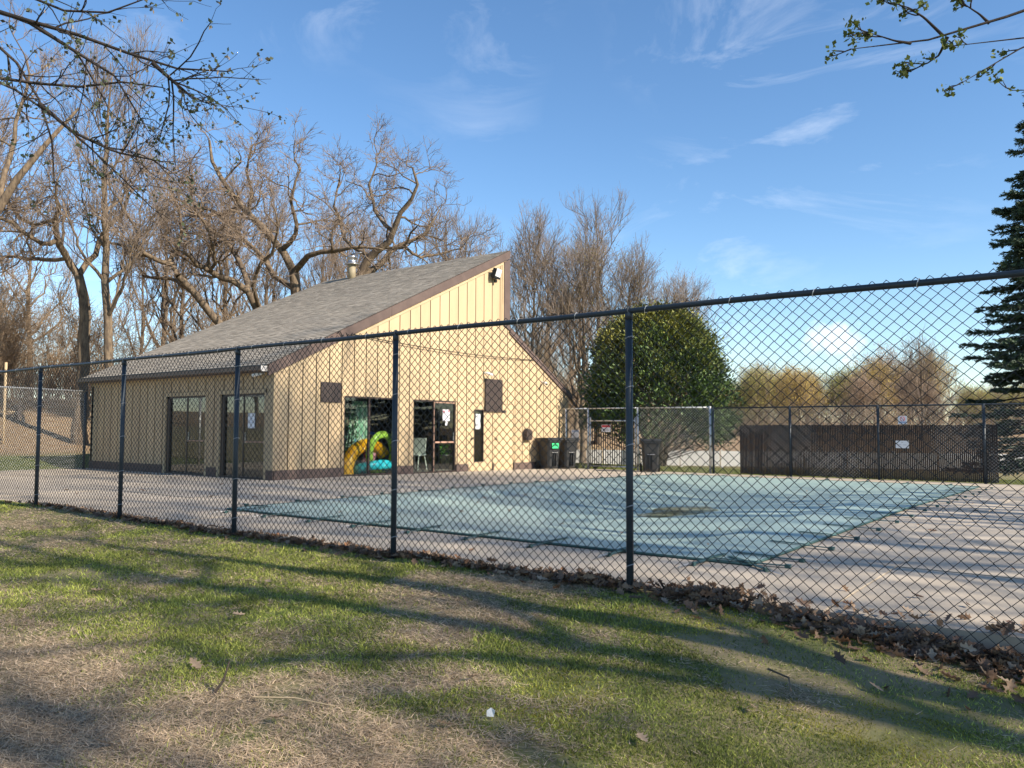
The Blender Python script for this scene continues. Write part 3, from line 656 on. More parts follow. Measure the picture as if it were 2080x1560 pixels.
# wall-hung round hood and cable
mb = MB(); mb.tube([(XB,21.42,1.04),(XB+.16,21.42,1.04)], [.19,.17], 14); mb.box(XB, XB+.14, 21.25, 21.59, .84, .98); hpart(mb, 'exhaust_hood', M['panel'], gable)
t_ = np.linspace(0,1,24); mb = MB(); mb.tube(np.stack([XB+.03+.06*np.sin(t_*3.14), 13.68+(22.03-13.68)*t_, 3.62-.10*t_-.22*np.sin(t_*3.14)*.5], 1), .012, 5); hpart(mb, 'cable', M['rubber'], gable)
mb = MB(); t2 = np.linspace(0,1,16); mb.tube(np.stack([XB+.06+.03*np.sin(t2*9), 13.3+.5*t2, 3.58+.06*np.sin(t2*14)], 1), .014, 5); hpart(mb, 'cable_loop', M['rubber'], gable)

# ------------------------------------------------------------------ chain link fabric
def chain_link(p0, p1, zbot, ztop, w, h, r, mat, name, parent, n=4, nrm_off=0.0, ph=0.0):
    """zigzag wires between 2D points p0,p1; zbot/ztop are functions of the distance"""
    p0 = np.array(p0, float); p1 = np.array(p1, float); Lw = np.linalg.norm(p1-p0); d = (p1-p0)/Lw; nv = np.array([-d[1], d[0]])
    K = int(Lw/w); rw = np.random.default_rng(K)
    V = []; F = []; off = 0
    for k in range(K):
        u0 = (k+.5)*w; zb_, zt_ = zbot(u0), ztop(u0); J = int((zt_-zb_)/(h/2)); j = np.arange(J+1)
        u = u0 + np.where((j+k) % 2 == 0, -1, 1)*w*.515
        u = u+rw.normal(size=J+1)*w*.035; z = zt_ - j*h/2 + rw.normal(size=J+1)*h*.02
        dep = np.where((j+k) % 2 == 0, 1, -1)*r*.8 + nrm_off + .010*np.sin(u0*1.3+z*2)+.006*np.sin(u0*3.1-z*3)
        C_ = np.stack([p0[0]+d[0]*u+nv[0]*dep, p0[1]+d[1]*u+nv[1]*dep, z], 1)
        a = np.arange(n)*2*np.pi/n + math.pi/n
        ring = np.cos(a)[:, None]*np.array([d[0]*1.35, d[1]*1.35, 0])*r + np.sin(a)[:, None]*np.array([nv[0], nv[1], 0])*r
        vv = (C_[:, None, :]+ring[None]).reshape(-1, 3)
        i_, q = np.meshgrid(np.arange(J), np.arange(n), indexing='ij'); q2 = (q+1) % n
        f = np.stack([i_*n+q, i_*n+q2, (i_+1)*n+q2, (i_+1)*n+q], -1).reshape(-1, 4)
        V.append(vv); F.append(f+off); off += len(vv)
    o = obj(name, tris_mesh(name, np.concatenate(V), np.concatenate(F), mat), parent)
    return o
def post_mb(x, y, z0, z1, r, n=12):
    mb = MB(); mb.tube([(x,y,z0),(x,y,z1)], r, n); return mb
# near fence ---------------------------------------------------------
FH = 2.13
nf = thing('chain_link_fence', 'black vinyl chain-link fence in the foreground between lawn and deck', 'fence', (0, FY, 0))
nfp = lambda o: (setattr(o, 'parent', nf), setattr(o, 'matrix_parent_inverse', Matrix.Translation((0, -FY, 0))))
posts = [-20.75,-18.2,-15.65,-13.11,-10.59,-8.02,-5.475,-2.965,-.28,2.3]
for i, px in enumerate(posts):
    lz = float(lawn_z(px, FY)) - .25
    o = post_mb(px, FY, lz, FH-.06, .0275).build('post', M['fenceblack'], None, True); nfp(o)
    mb = MB(); mb.lathe([(.031,FH-.09),(.031,FH-.05),(.024,FH-.03)], (px,FY,0), 12)
    a = np.linspace(0, 2*np.pi, 13); mb.tube(np.stack([px+0*a, FY+.0275*np.cos(a), FH-.022+.0275*np.sin(a)], 1), .009, 5)
    c = mb.build('loop_cap', M['fenceblack'], o, True); c.matrix_parent_inverse = o.matrix_world.inverted()
    for zt in (.18, .62, 1.08, 1.52, 1.9):
        mb = MB(); aa = np.linspace(0, 2*np.pi, 13); mb.tube(np.stack([px+.030*np.cos(aa), FY+.006+.036*np.sin(aa), zt+.012*np.cos(aa)], 1), .0028, 4)
        t = mb.build('tie_wire', M['tie'], o); t.matrix_parent_inverse = o.matrix_world.inverted()
mb = MB(); rx = np.linspace(-22.6, 3.5, 60); mb.tube(np.stack([rx, np.full_like(rx, FY), FH-.022+.004*np.sin(rx*2.3)], 1), .0215, 12)
o = mb.build('top_rail', M['fenceblack'], None, True); nfp(o); rail = o
k = 0; x = -14.6
while x < 1:
    mb = MB(); aa = np.linspace(0, 2*np.pi, 11); mb.tube(np.stack([x+.008*np.sin(aa), FY+.005+.027*np.cos(aa), FH-.022+.027*np.sin(aa)], 1), .0026, 4)
    t = mb.build('tie_wire', M['tie'], rail); t.matrix_parent_inverse = rail.matrix_world.inverted()
    x += .62 + .05*math.sin(k*2.1); k += 1
o = chain_link((-18.2, FY), (1.6, FY), lambda u: float(lawn_z(-18.2+u, FY))+.03, lambda u: FH+.022, .042, .0765, .0030, M['wire'], 'chain_link_mesh', None, 4, .034); nfp(o)

# far fence (green-black, with privacy slats) ---------------------------
FFY, FFH = 23.42, 2.03
ff_ = thing('chain_link_fence', 'far dark chain-link fence with brown privacy slats along the back of the deck', 'fence', (0, FFY, 0))
ffp = lambda o: (setattr(o, 'parent', ff_), setattr(o, 'matrix_parent_inverse', Matrix.Translation((0, -FFY, 0))))
for px in (-9.95,-7.60,-5.22,-2.72,-.2,2.3):
    o = post_mb(px, FFY, -.4, FFH-.14, .035, 8).build('post', M['fenceblack'], None, True); ffp(o)
mb = MB(); mb.tube([(-9.95,FFY,FFH-.16),(3.5,FFY,FFH-.16)], .022, 8); o = mb.build('top_rail', M['fenceblack'], None, True); ffp(o)
o = chain_link((-9.95, FFY+.04), (3.4, FFY+.04), lambda u: -.12, lambda u: FFH-.15, .045, .085, .0024, M['galvwire'], 'chain_link_mesh', None, 3); ffp(o)
sl = MB(); sl.box(-.0200,.0200,-.005,.005,0,1.46); sl_me = sl.mesh('slat', M['slat'])
x = -9.10
while x < -2.42:
    o = obj('slat', sl_me, None, (x, FFY+.04, -.11+random.uniform(-.012,.012)), random.uniform(-.25,.25)); ffp(o); x += .0452
# back-left run in galvanised wire with the gate -----------------------------
gf = thing('chain_link_fence', 'galvanised chain-link fence between the pool house and the dark back fence', 'fence', (0, FFY, 0))
gfp = lambda o: (setattr(o, 'parent', gf), setattr(o, 'matrix_parent_inverse', Matrix.Translation((0, -FFY, 0))))
for px in (-15.35,-14.45,-12.55,-10.05):
    o = post_mb(px, FFY, -.4, FFH-.10, .04, 10).build('post', M['galv'], None, True); gfp(o)
mb = MB(); mb.tube([(-15.55,FFY,FFH-.12),(-14.45,FFY,FFH-.12)], .024, 8); mb.tube([(-14.45,FFY,FFH-.12),(-12.55,FFY,FFH-.12)], .024, 8); mb.tube([(-12.55,FFY,FFH-.12),(-10.05,FFY,FFH-.14)], .024, 8); o = mb.build('top_rail', M['galv'], None, True); gfp(o)
o = chain_link((-15.55,FFY+.03), (-14.5,FFY+.03), lambda u: -.12, lambda u: FFH-.1, .045, .085, .0028, M['galvwire'], 'chain_link_mesh', None, 3); gfp(o)
o = chain_link((-12.5,FFY+.03), (-10.1,FFY+.03), lambda u: -.12, lambda u: FFH-.1, .045, .085, .0034, M['galvwire'], 'chain_link_mesh', None, 3); gfp(o)
gt = thing('metal_gate', 'picket gate in grey steel beside the pool house bins', 'gate', (-13.5, FFY, -.13))
mb = MB()
mb.tube([(-.86,0,.06),(-.86,0,1.75)], .028, 8); mb.tube([(.86,0,.06),(.86,0,1.75)], .028, 8)
mb.tube([(-.86,0,.1),(.86,0,.1)], .026, 8); mb.tube([(-.86,0,1.62),(.86,0,1.62)], .026, 8)
mb.build('gate_frame', M['galv'], gt, True)
pk = MB(); pk.box(-.011,.011,-.011,.011,.1,1.6); pk_me = pk.mesh('picket', M['slat'])
for i in range(19): obj('picket', pk_me, gt, (-.78+i*.0866, 0, 0))
mb = MB(); mb.box(-.82,-.70,-.05,.03,.82,.94); mb.build('latch', M['panel'], gt)
# left fence from the pool house end to the near fence ----------------
lf = thing('chain_link_fence', 'galvanised chain-link fence closing the yard left of the pool house', 'fence', (-24.0, 11.2, 0))
lfp = lambda o: (setattr(o, 'parent', lf), setattr(o, 'matrix_parent_inverse', Matrix.Translation((24.0, -11.2, 0))))
A_, B_ = np.array((-24.25, 11.25)), np.array((-22.65, 5.4))
for t in (0, .45, 1.0):
    q = A_+(B_-A_)*t; o = post_mb(q[0], q[1], -.3, 2.26, .038, 10).build('post', M['galv'] if t else M['fenceblack'], None, True); lfp(o)
mb = MB(); mb.tube([(A_[0],A_[1],2.27),(B_[0],B_[1],2.27)], .024, 8); o = mb.build('top_rail', M['galv'], None, True); lfp(o)
o = chain_link(A_, B_, lambda u: .02, lambda u: 2.28, .042, .0775, .003, M['galvwire'], 'chain_link_mesh', None, 3); lfp(o)
mb = MB(); mb.box(-.17,.17,-.06,.06,0,.55); mb.box(-.19,.19,-.07,.07,.53,.56)
ub = mb.build('utility_box', M['panel']); ub.location = (-33.7, 13.1, 1.5); tag(ub, 'small dark utility box on a wooden post against the leafy bank', 'utility box')
mb = MB(); mb.tube([(-.42,-.3,-1.6),(-.42,-.3,2.2)], .05, 8); mb.tube([(-.42,-.3,.3),(0,0,.3)], .03, 6); o = mb.build('post', M['trimlight'], ub, True)
# low pale fence beyond
lowf = thing('low_fence', 'low pale panel fence of a rink beyond the back fence', 'fence', (-17, 38.5, -.75), .38)
for i in range(16):
    mb = MB(); mb.box(0,1.9,-.03,.03,.12,.88); mb.box(-.05,.05,-.05,.05,-.1,.95)
    o = mb.build('panel', M['lowfence'], lowf); o.location = (-13+i*2.0, .02*((i*7) % 5), 0)

# ------------------------------------------------------------------ wheeled bins
def bin_cart(label, loc, rz, sticker):
    t = thing('wheeled_bin', label, 'bin', loc, rz, 'black wheeled bins on the deck')
    mb = MB()
    def ring(w, d, z, yo=0): return [(-w/2,-d/2+yo,z),(w/2,-d/2+yo,z),(w/2,d/2+yo,z),(-w/2,d/2+yo,z)]
    secs = [(.44,.46,.04),(.46,.50,.12),(.53,.62,.80),(.56,.66,.90),(.60,.70,.91),(.60,.70,.96)]
    V = []
    for (w, d, z) in secs:
        c = .06
        V += [(-w/2+c,-d/2,z),(w/2-c,-d/2,z),(w/2,-d/2+c,z),(w/2,d/2-c,z),(w/2-c,d/2,z),(-w/2+c,d/2,z),(-w/2,d/2-c,z),(-w/2,-d/2+c,z)]
    n = 8; f = [(i*n+j, i*n+(j+1) % n, (i+1)*n+(j+1) % n, (i+1)*n+j) for i in range(len(secs)-1) for j in range(n)] + [tuple(range(n))[::-1], tuple(range((len(secs)-1)*n, len(secs)*n))]
    mb.add(V, f); mb.build('body', M['bin'], t)
    mb = MB(); mb.prism_x([(-.37,.965),(.36,.965),(.38,.985),(.30,1.03),(-.30,1.045),(-.37,.995)], -.31, .31); lid = mb.build('lid', M['bin'], t)
    mb = MB(); mb.tube([(-.24,.40,1.0),(.24,.40,1.0)], .018, 6); mb.box(-.25,-.21,.30,.41,.97,1.01); mb.box(.21,.25,.30,.41,.97,1.01); mb.build('handle', M['bin'], t)
    mb = MB(); mb.tube([(-.11,-.318,.56),(.11,-.318,.56)], .011, 6); mb.build('lift_bar', M['steel'], t); mb = MB(); mb.box(-.05,-.035,-.325,-.25,.1,.6); mb.box(.035,.05,-.325,-.25,.1,.6); mb.build('rib', M['bin'], t)
    for s in (-1, 1):
        mb = MB(); mb.tube([(s*.25,.27,.13),(s*.31,.27,.13)], .13, 16); w = mb.build('wheel', M['rubber'], t)
    if sticker:
        mb = MB(); mb.obox((-.0,-.342,.78), (.27,.012,.17), 0, -.08); s_ = mb.build('sticker', M['green_label'], t); tag(s_, 'green sticker with dark lettering')
        mb = MB()
        for i, (u, wd) in enumerate(((-.09,.03),(-.05,.022),(-.01,.03),(.035,.026),(.08,.03))): mb.obox((u,-.350,.795+(.006 if i % 2 else -.004)), (wd,.004,.07 if i != 1 else .05), 0, -.08)
        mb.obox((0,-.349,.722), (.2,.004,.012), 0, -.08)
        l_ = mb.build('lettering', M['darkgreen'], s_)
    return t
bin_cart('black wheeled bin with a green sticker by the pool house wall', (-15.12, 22.05, zb(22.05)), 1.25, True)
bin_cart('plain black wheeled bin right beside the one with the green sticker', (-15.02, 22.95, zb(22.95)), 1.2, False)
bin_cart('grey-black wheeled bin standing alone against the back fence', (-11.75, 22.75, zb(22.75)), .55, False)

# ------------------------------------------------------------------ signs
def sign(label, loc, rz, w, h, parts, base='paper', cat='sign'):
    mb = MB(); mb.box(-w/2, w/2, -.004, .004, -h/2, h/2)
    o = mb.build('notice_sign', M[base]); o.location = loc; o.rotation_euler = (0, 0, rz); tag(o, label, cat)
    for (nm, mt, rects) in parts:
        m2 = MB()
        for r_ in rects:
            if r_[0] == 'ring':
                _, cx_, cz_, R_, th = r_; a = np.linspace(0, 2*np.pi, 25); m2.tube(np.stack([cx_+R_*np.cos(a), np.full_like(a, -.0055), cz_+R_*np.sin(a)], 1), th, 4)
            elif r_[0] == 'bar':
                _, xa, za, xb, zb_, th = r_; m2.tube([(xa,-.0055,za),(xb,-.0055,zb_)], th, 4)
            else: m2.box(r_[0], r_[1], -.0065, -.0045, r_[2], r_[3])
        m2.build(nm, M[mt], o)
    return o
lines = lambda w, zs, hh: [(-w/2*.8, w/2*(.8 if i % 2 else .55), z-hh/2, z+hh/2) for i, z in enumerate(zs)]
sign('white rules notice with a blue header on the fence left of the gate', (-14.95, FFY-.03, .98), 0, .30, .40, [('header','bluepaper',[(-.14,.14,.12,.19)]), ('lettering','ink',lines(.28,(.07,.03,-.01,-.05,-.10),.012))])
sign('red and white warning sign on the steel gate', (-13.72, FFY-.04, 1.24), 0, .34, .24, [('header','redprint',[(-.16,.16,.03,.11)]), ('lettering','ink',lines(.3,(-.02,-.06),.016))])
sign('small white no-smoking style sign above the dark slats', (-4.60, FFY-.05, 1.48), 0, .22, .22, [('lettering','bluepaper',[(-.09,.09,-.09,-.04)]), ('symbol','redprint',[('ring',0,.03,.055,.008),('bar',-.038,.068,.038,-.008,.007)])])
sign('blank-looking white notice fixed to the middle of the dark slats', (-4.62, FFY-.05, .83), 0, .32, .20, [('lettering','ink',[(-.02,.02,.055,.065), (-.11,-.03,-.01,-.004), (.02,.10,-.015,-.009)])])
sx0 = XB-.034
sign('square safety notice stuck inside the open sliding door glass', (XB-.036, 17.52, 1.60), math.pi/2, .30, .33, [('mark','redprint',[(-.13,-.08,.08,.15),(.07,.13,.08,.15)]), ('symbol','ink',[('ring',0,-.01,.085,.008),(-.05,.05,.0,.012),(-.05,.05,-.03,-.018)]), ('lettering','ink',lines(.26,(-.13,),.012))])
sign('small white tag hung under the square safety notice', (XB-.036, 17.53, 1.36), math.pi/2, .09, .11, [('lettering','ink',[(-.03,.03,.0,.01)])])
sign('tall paper notice taped inside the narrow door window', (XB-.03, 18.97, 1.43), math.pi/2, .22, .46, [('symbol','ink',[('ring',0,.1,.05,.004),('ring',0,-.06,.06,.004)]), ('lettering','ink',lines(.2,(.19,-.17,-.2),.008))])
sign('white paper notice on the right-hand side door glass', (-16.55, YB+.052, 1.38), 0, .27, .36, [('lettering','bluepaper',lines(.2,(.1,.05,.0,-.05),.008))])

# ------------------------------------------------------------------ things behind the glass
def torus_mesh(name, R_, r_, mat, parent=None, arc=(0, 2*math.pi), n=36, flat=1.0):
    a = np.linspace(arc[0], arc[1], n); mb = MB(); mb.tube(np.stack([R_*np.cos(a), np.zeros(n), R_*flat*np.sin(a)], 1), r_, 12, cap=True)
    return mb.build(name, mat, parent, True)
o = torus_mesh('inflatable_arch', .74, .175, M['orange'], arc=(.15, math.pi*1.02), flat=.85); o.location = (-16.15, 14.92, .12); o.rotation_euler = (-.12, -.38, math.pi/2+.05); tag(o, 'orange-yellow inflatable arch slumped behind the first glass door', 'pool float')
o = torus_mesh('pool_ring', .44, .10, M['lime'], flat=1.2); o.location = (-16.0, 15.28, .52); o.rotation_euler = (.1, -.1, math.pi/2); tag(o, 'lime green inflatable ring leaning behind the door post', 'pool float')
o = torus_mesh('pool_ring', .50, .13, M['teal'], flat=.6); o.location = (-15.98, 14.98, .14); o.rotation_euler = (1.2, 0, math.pi/2); tag(o, 'teal inflatable ring lying low under the lime green one', 'pool float')
mb = MB(); a_ = np.linspace(0, 1, 14); mb.tube(np.stack([np.zeros(14), -.12+.45*a_, .05+.75*a_], 1), .17*np.sqrt(np.clip(1-(2*a_-1)**4, .02, 1)), 14); o = mb.build('air_mattress', M['pink'], None, True); o.location = (-16.35, 15.12, .1); tag(o, 'pink striped air mattress rolled inside the orange arch', 'pool float')
mb = MB(); mb.obox((0,0,0),(.10,.16,.26),.3,.1,.2); o = mb.build('float_block', M['red']); o.location = (-16.25, 14.98, .58); tag(o, 'small red foam block between the inflatables', 'pool toy')
mb = MB(); mb.tube([(0,-.25,.0),(0,.0,.22),(0,.45,.34),(0,.75,.30)], .05, 10); o = mb.build('pool_noodle', M['blue'], None, True); o.location = (-16.6, 14.95, .74); tag(o, 'bent blue foam noodle above the orange arch', 'pool toy')
def cloth_obj(name, mat, w, h, loc, label, cat, swing=.0):
    nu, nv_ = 40, 16; u = np.linspace(0, 1, nu); v = np.linspace(0, 1, nv_)
    U, V_ = np.meshgrid(u, v, indexing='ij')
    Y = (U-.5)*w*(.55+.45*V_) + swing*V_; X = .09*np.sin(U*22+V_*1.5)*(.5+.5*V_); Z = h*(1-V_) - .10*np.abs(np.sin(U*9))*V_
    P = np.stack([X, Y, Z], -1).reshape(-1, 3); i, j = np.meshgrid(np.arange(nu-1), np.arange(nv_-1), indexing='ij')
    F = np.stack([i*nv_+j, (i+1)*nv_+j, (i+1)*nv_+j+1, i*nv_+j+1], -1).reshape(-1, 4)
    o = obj(name, tris_mesh(name, P, F, mat, smooth=True)); o.location = loc; return tag(o, label, cat)
cloth_obj('folded_parasol', M['cloth'], .95, 1.15, (-16.5, 14.92, .80), 'green and white striped parasol cloth hanging behind the first glass door', 'parasol', -.05)
def leafy(name, label, cat, loc, R_, H_, nleaf, c, pot=None, ls=.09):
    t = thing(name, label, cat, loc); V = []; F = []; C_ = []
    for k in range(nleaf):
        th, ph = rng.uniform(0, 6.28), rng.uniform(0, 1); p = np.array([R_*math.cos(th)*rng.uniform(.2,1), R_*math.sin(th)*rng.uniform(.2,1), (.3 if pot else .1)+ph*H_]); a = rng.normal(size=3); a /= np.linalg.norm(a); b = np.cross(a, rng.normal(size=3)); b /= np.linalg.norm(b); s = ls*rng.uniform(.6,1.3)
        i = len(V); V += [p, p+a*s*.5+b*s*.28, p+a*s, p+a*s*.5-b*s*.28]; F.append((i,i+1,i+2,i+3)); q = rng.uniform(.6,1.3); C_.append((c[0]*q, c[1]*q, c[2]*q))
    obj('leaves', tris_mesh('leaves', np.array(V), np.array(F), M['leafcol'], np.array(C_)), t)
    mb = MB()
    for k in range(5): mb.tube([(0,0,.05),(R_*.3*math.cos(k*1.3),R_*.3*math.sin(k*1.3),.1+H_*.5),(R_*.7*math.cos(k*1.3),R_*.7*math.sin(k*1.3),.1+H_)], .008, 4)
    mb.build('stem', M['darkbark'], t)
    mb = MB(); ph_ = .42 if pot else .2; mb.lathe([(.10,0),(.15,ph_-.04),(.17,ph_-.04),(.17,ph_),(.13,ph_-.01)], (0,0,0), 14); mb.build('pot', M['pot'], t, True)
leafy('house_plant', 'tall leafy house plant behind the left of the first glass door', 'plant', (-16.4, 14.50, .02), .24, 1.7, 420, (.05,.13,.05))
leafy('potted_plant', 'small bright green plant in a grey pot behind the open door', 'plant', (-16.02, 17.90, .02), .17, .42, 260, (.12,.32,.05), True, .07)
ch = thing('folding_chair', 'white plastic chair half hidden behind the left of the second glass door', 'chair', (-16.35, 17.02, .015), .2)
mb = MB(); mb.obox((0,0,.43),(.42,.42,.035),0,.05); mb.build('seat', M['chairwhite'], ch)
mb = MB(); mb.obox((0,.16,.68),(.42,.03,.48),0,-.12); mb.build('backrest', M['chairwhite'], ch)
for (sx, sy) in ((-1,-1),(1,-1),(-1,1),(1,1)):
    mb = MB(); mb.tube([(sx*.17,sy*.15,.43),(sx*.20,sy*.25,0)], .016, 6); mb.build('leg', M['chairwhite'], ch)

# ------------------------------------------------------------------ bare trees
def resample(pts, k):
    P = np.asarray(pts, float); d = np.r_[0, np.cumsum(np.linalg.norm(np.diff(P[:, :3], axis=0), axis=1))]
    t = np.linspace(0, d[-1], k); return np.stack([np.interp(t, d, P[:, c]) for c in range(P.shape[1])], 1)
def spawn(P, Rr, m, t0, ang, lmin, lmax, wig, up, rratio, k, rmin, r_, tmax=1.0):
    """P (B,K,3), Rr (B,K): m children for every parent"""
    B, K, _ = P.shape
    t = r_.uniform(t0, tmax, (B, m)); t[:, 0] = tmax
    fi = t*(K-1); i0 = np.clip(fi.astype(int), 0, K-2); fr = (fi-i0)[..., None]
    bi = np.arange(B)[:, None]
    p0 = P[bi, i0]*(1-fr)+P[bi, i0+1]*fr; r0 = Rr[bi, i0]*(1-fr[..., 0])+Rr[bi, i0+1]*fr[..., 0]
    tg = P[bi, i0+1]-P[bi, i0]; tg /= np.linalg.norm(tg, axis=-1, keepdims=True)+1e-9
    q = r_.normal(size=tg.shape); q -= (q*tg).sum(-1, keepdims=True)*tg; q /= np.linalg.norm(q, axis=-1, keepdims=True)+1e-9
    a = np.radians(r_.uniform(ang*.6, ang*1.35, t.shape)); a = np.where(t >= tmax-1e-6, a*.35, a)[..., None]
    d = tg*np.cos(a)+q*np.sin(a); d[..., 2] += up; d /= np.linalg.norm(d, axis=-1, keepdims=True)
    L = r_.uniform(lmin, lmax, t.shape)*(1.15-.45*t)
    N = B*m; p = p0.reshape(N, 3); d = d.reshape(N, 3); L = L.reshape(N, 1)
    pts = [p]
    for s in range(k-1):
        d = d + r_.normal(size=d.shape)*wig; d[:, 2] += up*.35; d /= np.linalg.norm(d, axis=1, keepdims=True)
        p = p + d*L/(k-1); pts.append(p)
    rb = np.maximum(r0.reshape(N)*rratio, rmin*1.6)
    RR = rb[:, None]*np.linspace(1, .42, k)[None]; RR = np.maximum(RR, rmin)
    return np.stack(pts, 1), RR
def tubes_arr(P, Rr, n): return tubes_np(list(zip(P, Rr)), n)
def limb_arrays(limbs, k=9, jit=0.0, r_=None):
    P, Rr = [], []
    for l in limbs:
        q = resample(l, k)
        if jit: q[1:-1, :3] += r_.normal(size=(k-2, 3))*jit
        P.append(q[:, :3]); Rr.append(q[:, 3])
    return np.array(P), np.array(Rr)
def make_tree(limbs, levels, seed, k=9, jit=.05, nlimb=8, split=1, trunk_n=1):
    """returns (trunk V,F), (crown V,F), tips"""
    r_ = np.random.default_rng(seed); P, Rr = limb_arrays(limbs, k, jit, r_)
    tr = [tubes_arr(P, Rr, nlimb)]; cr = []
    cp, crr = (P[trunk_n:], Rr[trunk_n:]) if len(P) > trunk_n else (P, Rr)
    for li, (m, t0, ang, lmin, lmax, wig, up, rr, kk, rmin, ns) in enumerate(levels):
        cp, crr = spawn(cp, crr, m, t0, ang, lmin, lmax, wig, up, rr, kk, rmin, r_)
        (tr if li < split else cr).append(tubes_arr(cp, crr, ns))
    return cat_vf(tr), cat_vf(cr), cp[:, -1]
def tree_obj(name, label, cat, tr, cr, loc, mt, mc, group=None, extra=None, rz=0):
    t = thing(name, label, cat, loc, rz, group); L_ = np.array(loc)*0
    obj('trunk', tris_mesh('trunk', tr[0], tr[1], mt, smooth=True), t); obj('crown', tris_mesh('crown', cr[0], cr[1], mc), t)
    return t
def dup(t, loc, rz, s=1.0, label=None, group=None):
    c = t.copy(); col.objects.link(c); c.location = loc; c.rotation_euler = (0, 0, rz); c.scale = (s, s, s)
    if label: c['label'] = label
    if group: c['group'] = group
    for ch_ in list(t.children):
        k_ = ch_.copy(); col.objects.link(k_); k_.parent = c
    return c
OAK = [(7,.3,58,1.0,2.6,.32,.10,.55,6,.022,5), (5,.25,52,.6,1.5,.30,.12,.58,5,.012,4), (5,.25,48,.35,.9,.25,.10,.6,4,.0075,3), (4,.2,45,.2,.55,.2,.08,.7,3,.0052,3)]
def extend_base(limbs, loc):
    b = limbs[0][0]; base = (loc[0], loc[1], loc[2]-.3, b[3]*1.35)
    return [[base]+list(limbs[0])]+[list(l) for l in limbs[1:]]
def rel(limbs, loc): return [[(p[0]-loc[0], p[1]-loc[1], p[2]-loc[2], p[3]) for p in l] for l in limbs]
oaks = [
 ('oakA', 'oak_tree', 'big bare oak with a straight trunk forking just left of the flue', 'oak tree', 11, 'bark'),
 ('oakB', 'oak_tree', 'bare oak leaning right behind the flue with a rounded top', 'oak tree', 12, 'bark'),
 ('oakC', 'oak_tree', 'bare oak with a trunk leaning left over the low end of the roof', 'oak tree', 13, 'bark'),
 ('oakD', 'oak_tree', 'bare oak with a heavy dark limb reaching left above the roof', 'oak tree', 14, 'bark'),
 ('oakF', 'oak_tree', 'gnarled bare oak with wide limbs left of the pool house', 'oak tree', 15, 'bark'),
]
for key, nm, lab, cat_, sd, mt in oaks:
    L0 = SKEL[key]; bx, by = L0[0][0][0], L0[0][0][1]; bz = float(terrain_z(bx, by)); loc = (bx, by, bz)
    tr, cr, tips = make_tree(rel(extend_base(L0, loc), loc), OAK, sd)
    tree_obj(nm, lab, cat_, tr, cr, loc, M['bark'], M['twig'])
UPR = [(7,.2,36,1.0,2.4,.12,.22,.5,6,.013,4), (5,.2,36,.6,1.4,.1,.18,.55,5,.0075,3), (4,.2,36,.35,.8,.1,.14,.6,4,.005,3), (2,.2,36,.2,.45,.1,.1,.7,3,.004,3)]
L0 = SKEL['poplarE']; loc = (L0[0][0][0], L0[0][0][1], float(terrain_z(L0[0][0][0], L0[0][0][1])))
lb = rel(extend_base(L0, loc), loc)
r_ = np.random.default_rng(5); TP = resample(lb[0], 12)
for k in range(13):
    i = 4+k*.58; a = k*2.4; q = TP[int(min(i, 11))]; L_ = 3.2-.15*k; lb.append([(q[0],q[1],q[2],q[3]*.5), (q[0]+L_*.35*math.cos(a),q[1]+L_*.35*math.sin(a),q[2]+L_*.35,q[3]*.35), (q[0]+L_*.6*math.cos(a),q[1]+L_*.6*math.sin(a),q[2]+L_*.9,q[3]*.18)])
tr, cr, _ = make_tree(lb, UPR[:1]+UPR[1:], 21, k=12, jit=.02)
tree_obj('poplar_tree', 'slender straight bare tree with pale bark in front of the gnarled oak', 'tree', tr, cr, loc, M['bark'], M['twig_grey'])
L0 = SKEL['sideG']; loc = (L0[0][0][0], L0[0][0][1], float(terrain_z(L0[0][0][0], L0[0][0][1])))
tr, cr, _ = make_tree(rel(extend_base(L0, loc), loc), OAK, 22)
tree_obj('oak_tree', 'bare oak at the left edge with one thick limb sweeping up to the right', 'oak tree', tr, cr, loc, M['bark'], M['twig'])

def auto_limbs(H, r0, nl, seed, spread=35, first=.25, lean=.04, lf=.42):
    r_ = np.random.default_rng(seed); P = [(0,0,-.3,r0*1.3)]; x = y = 0
    for i in range(1, 9):
        x += r_.normal()*lean*H/8; y += r_.normal()*lean*H/8; P.append((x, y, H*i/8*.92, r0*(1-i/8*.88)))
    out = [P]; Q = resample(P, 40)
    for k in range(nl):
        t = first+(1-first)*(k+.5)/nl*.95; q = Q[int(t*39)]; a = k*2.399+r_.uniform(-.4,.4); L_ = H*lf*(1.15-t)*r_.uniform(.8,1.2); s = math.radians(spread*r_.uniform(.7,1.3))
        pts = [(q[0],q[1],q[2],q[3]*.6)]; dx, dz = math.sin(s), math.cos(s)
        for j in range(1, 6):
            f_ = j/5; up = dz+.35*f_; pts.append((q[0]+L_*f_*dx*math.cos(a)+r_.normal()*.06*L_, q[1]+L_*f_*dx*math.sin(a)+r_.normal()*.06*L_, q[2]+L_*f_*up, q[3]*.6*(1-f_*.8)))
        out.append(pts)
    return out
def leaf_quads(tips, per, size, cols, seed, spread=.15):
    r_ = np.random.default_rng(seed); n = len(tips)*per
    p = np.repeat(tips, per, 0)+r_.normal(size=(n,3))*spread; a = r_.normal(size=(n,3)); a /= np.linalg.norm(a,axis=1)[:,None]; b = np.cross(a, r_.normal(size=(n,3))); b /= np.linalg.norm(b,axis=1)[:,None]
    s = size*r_.uniform(.6,1.4,(n,1)); V = np.stack([p, p+a*s*.5+b*s*.35, p+a*s, p+a*s*.5-b*s*.35], 1).reshape(-1,3); F = np.arange(n*4).reshape(-1,4)
    c = np.array(cols)[r_.integers(0,len(cols),n)]*r_.uniform(.7,1.3,(n,1)); return V, F, c
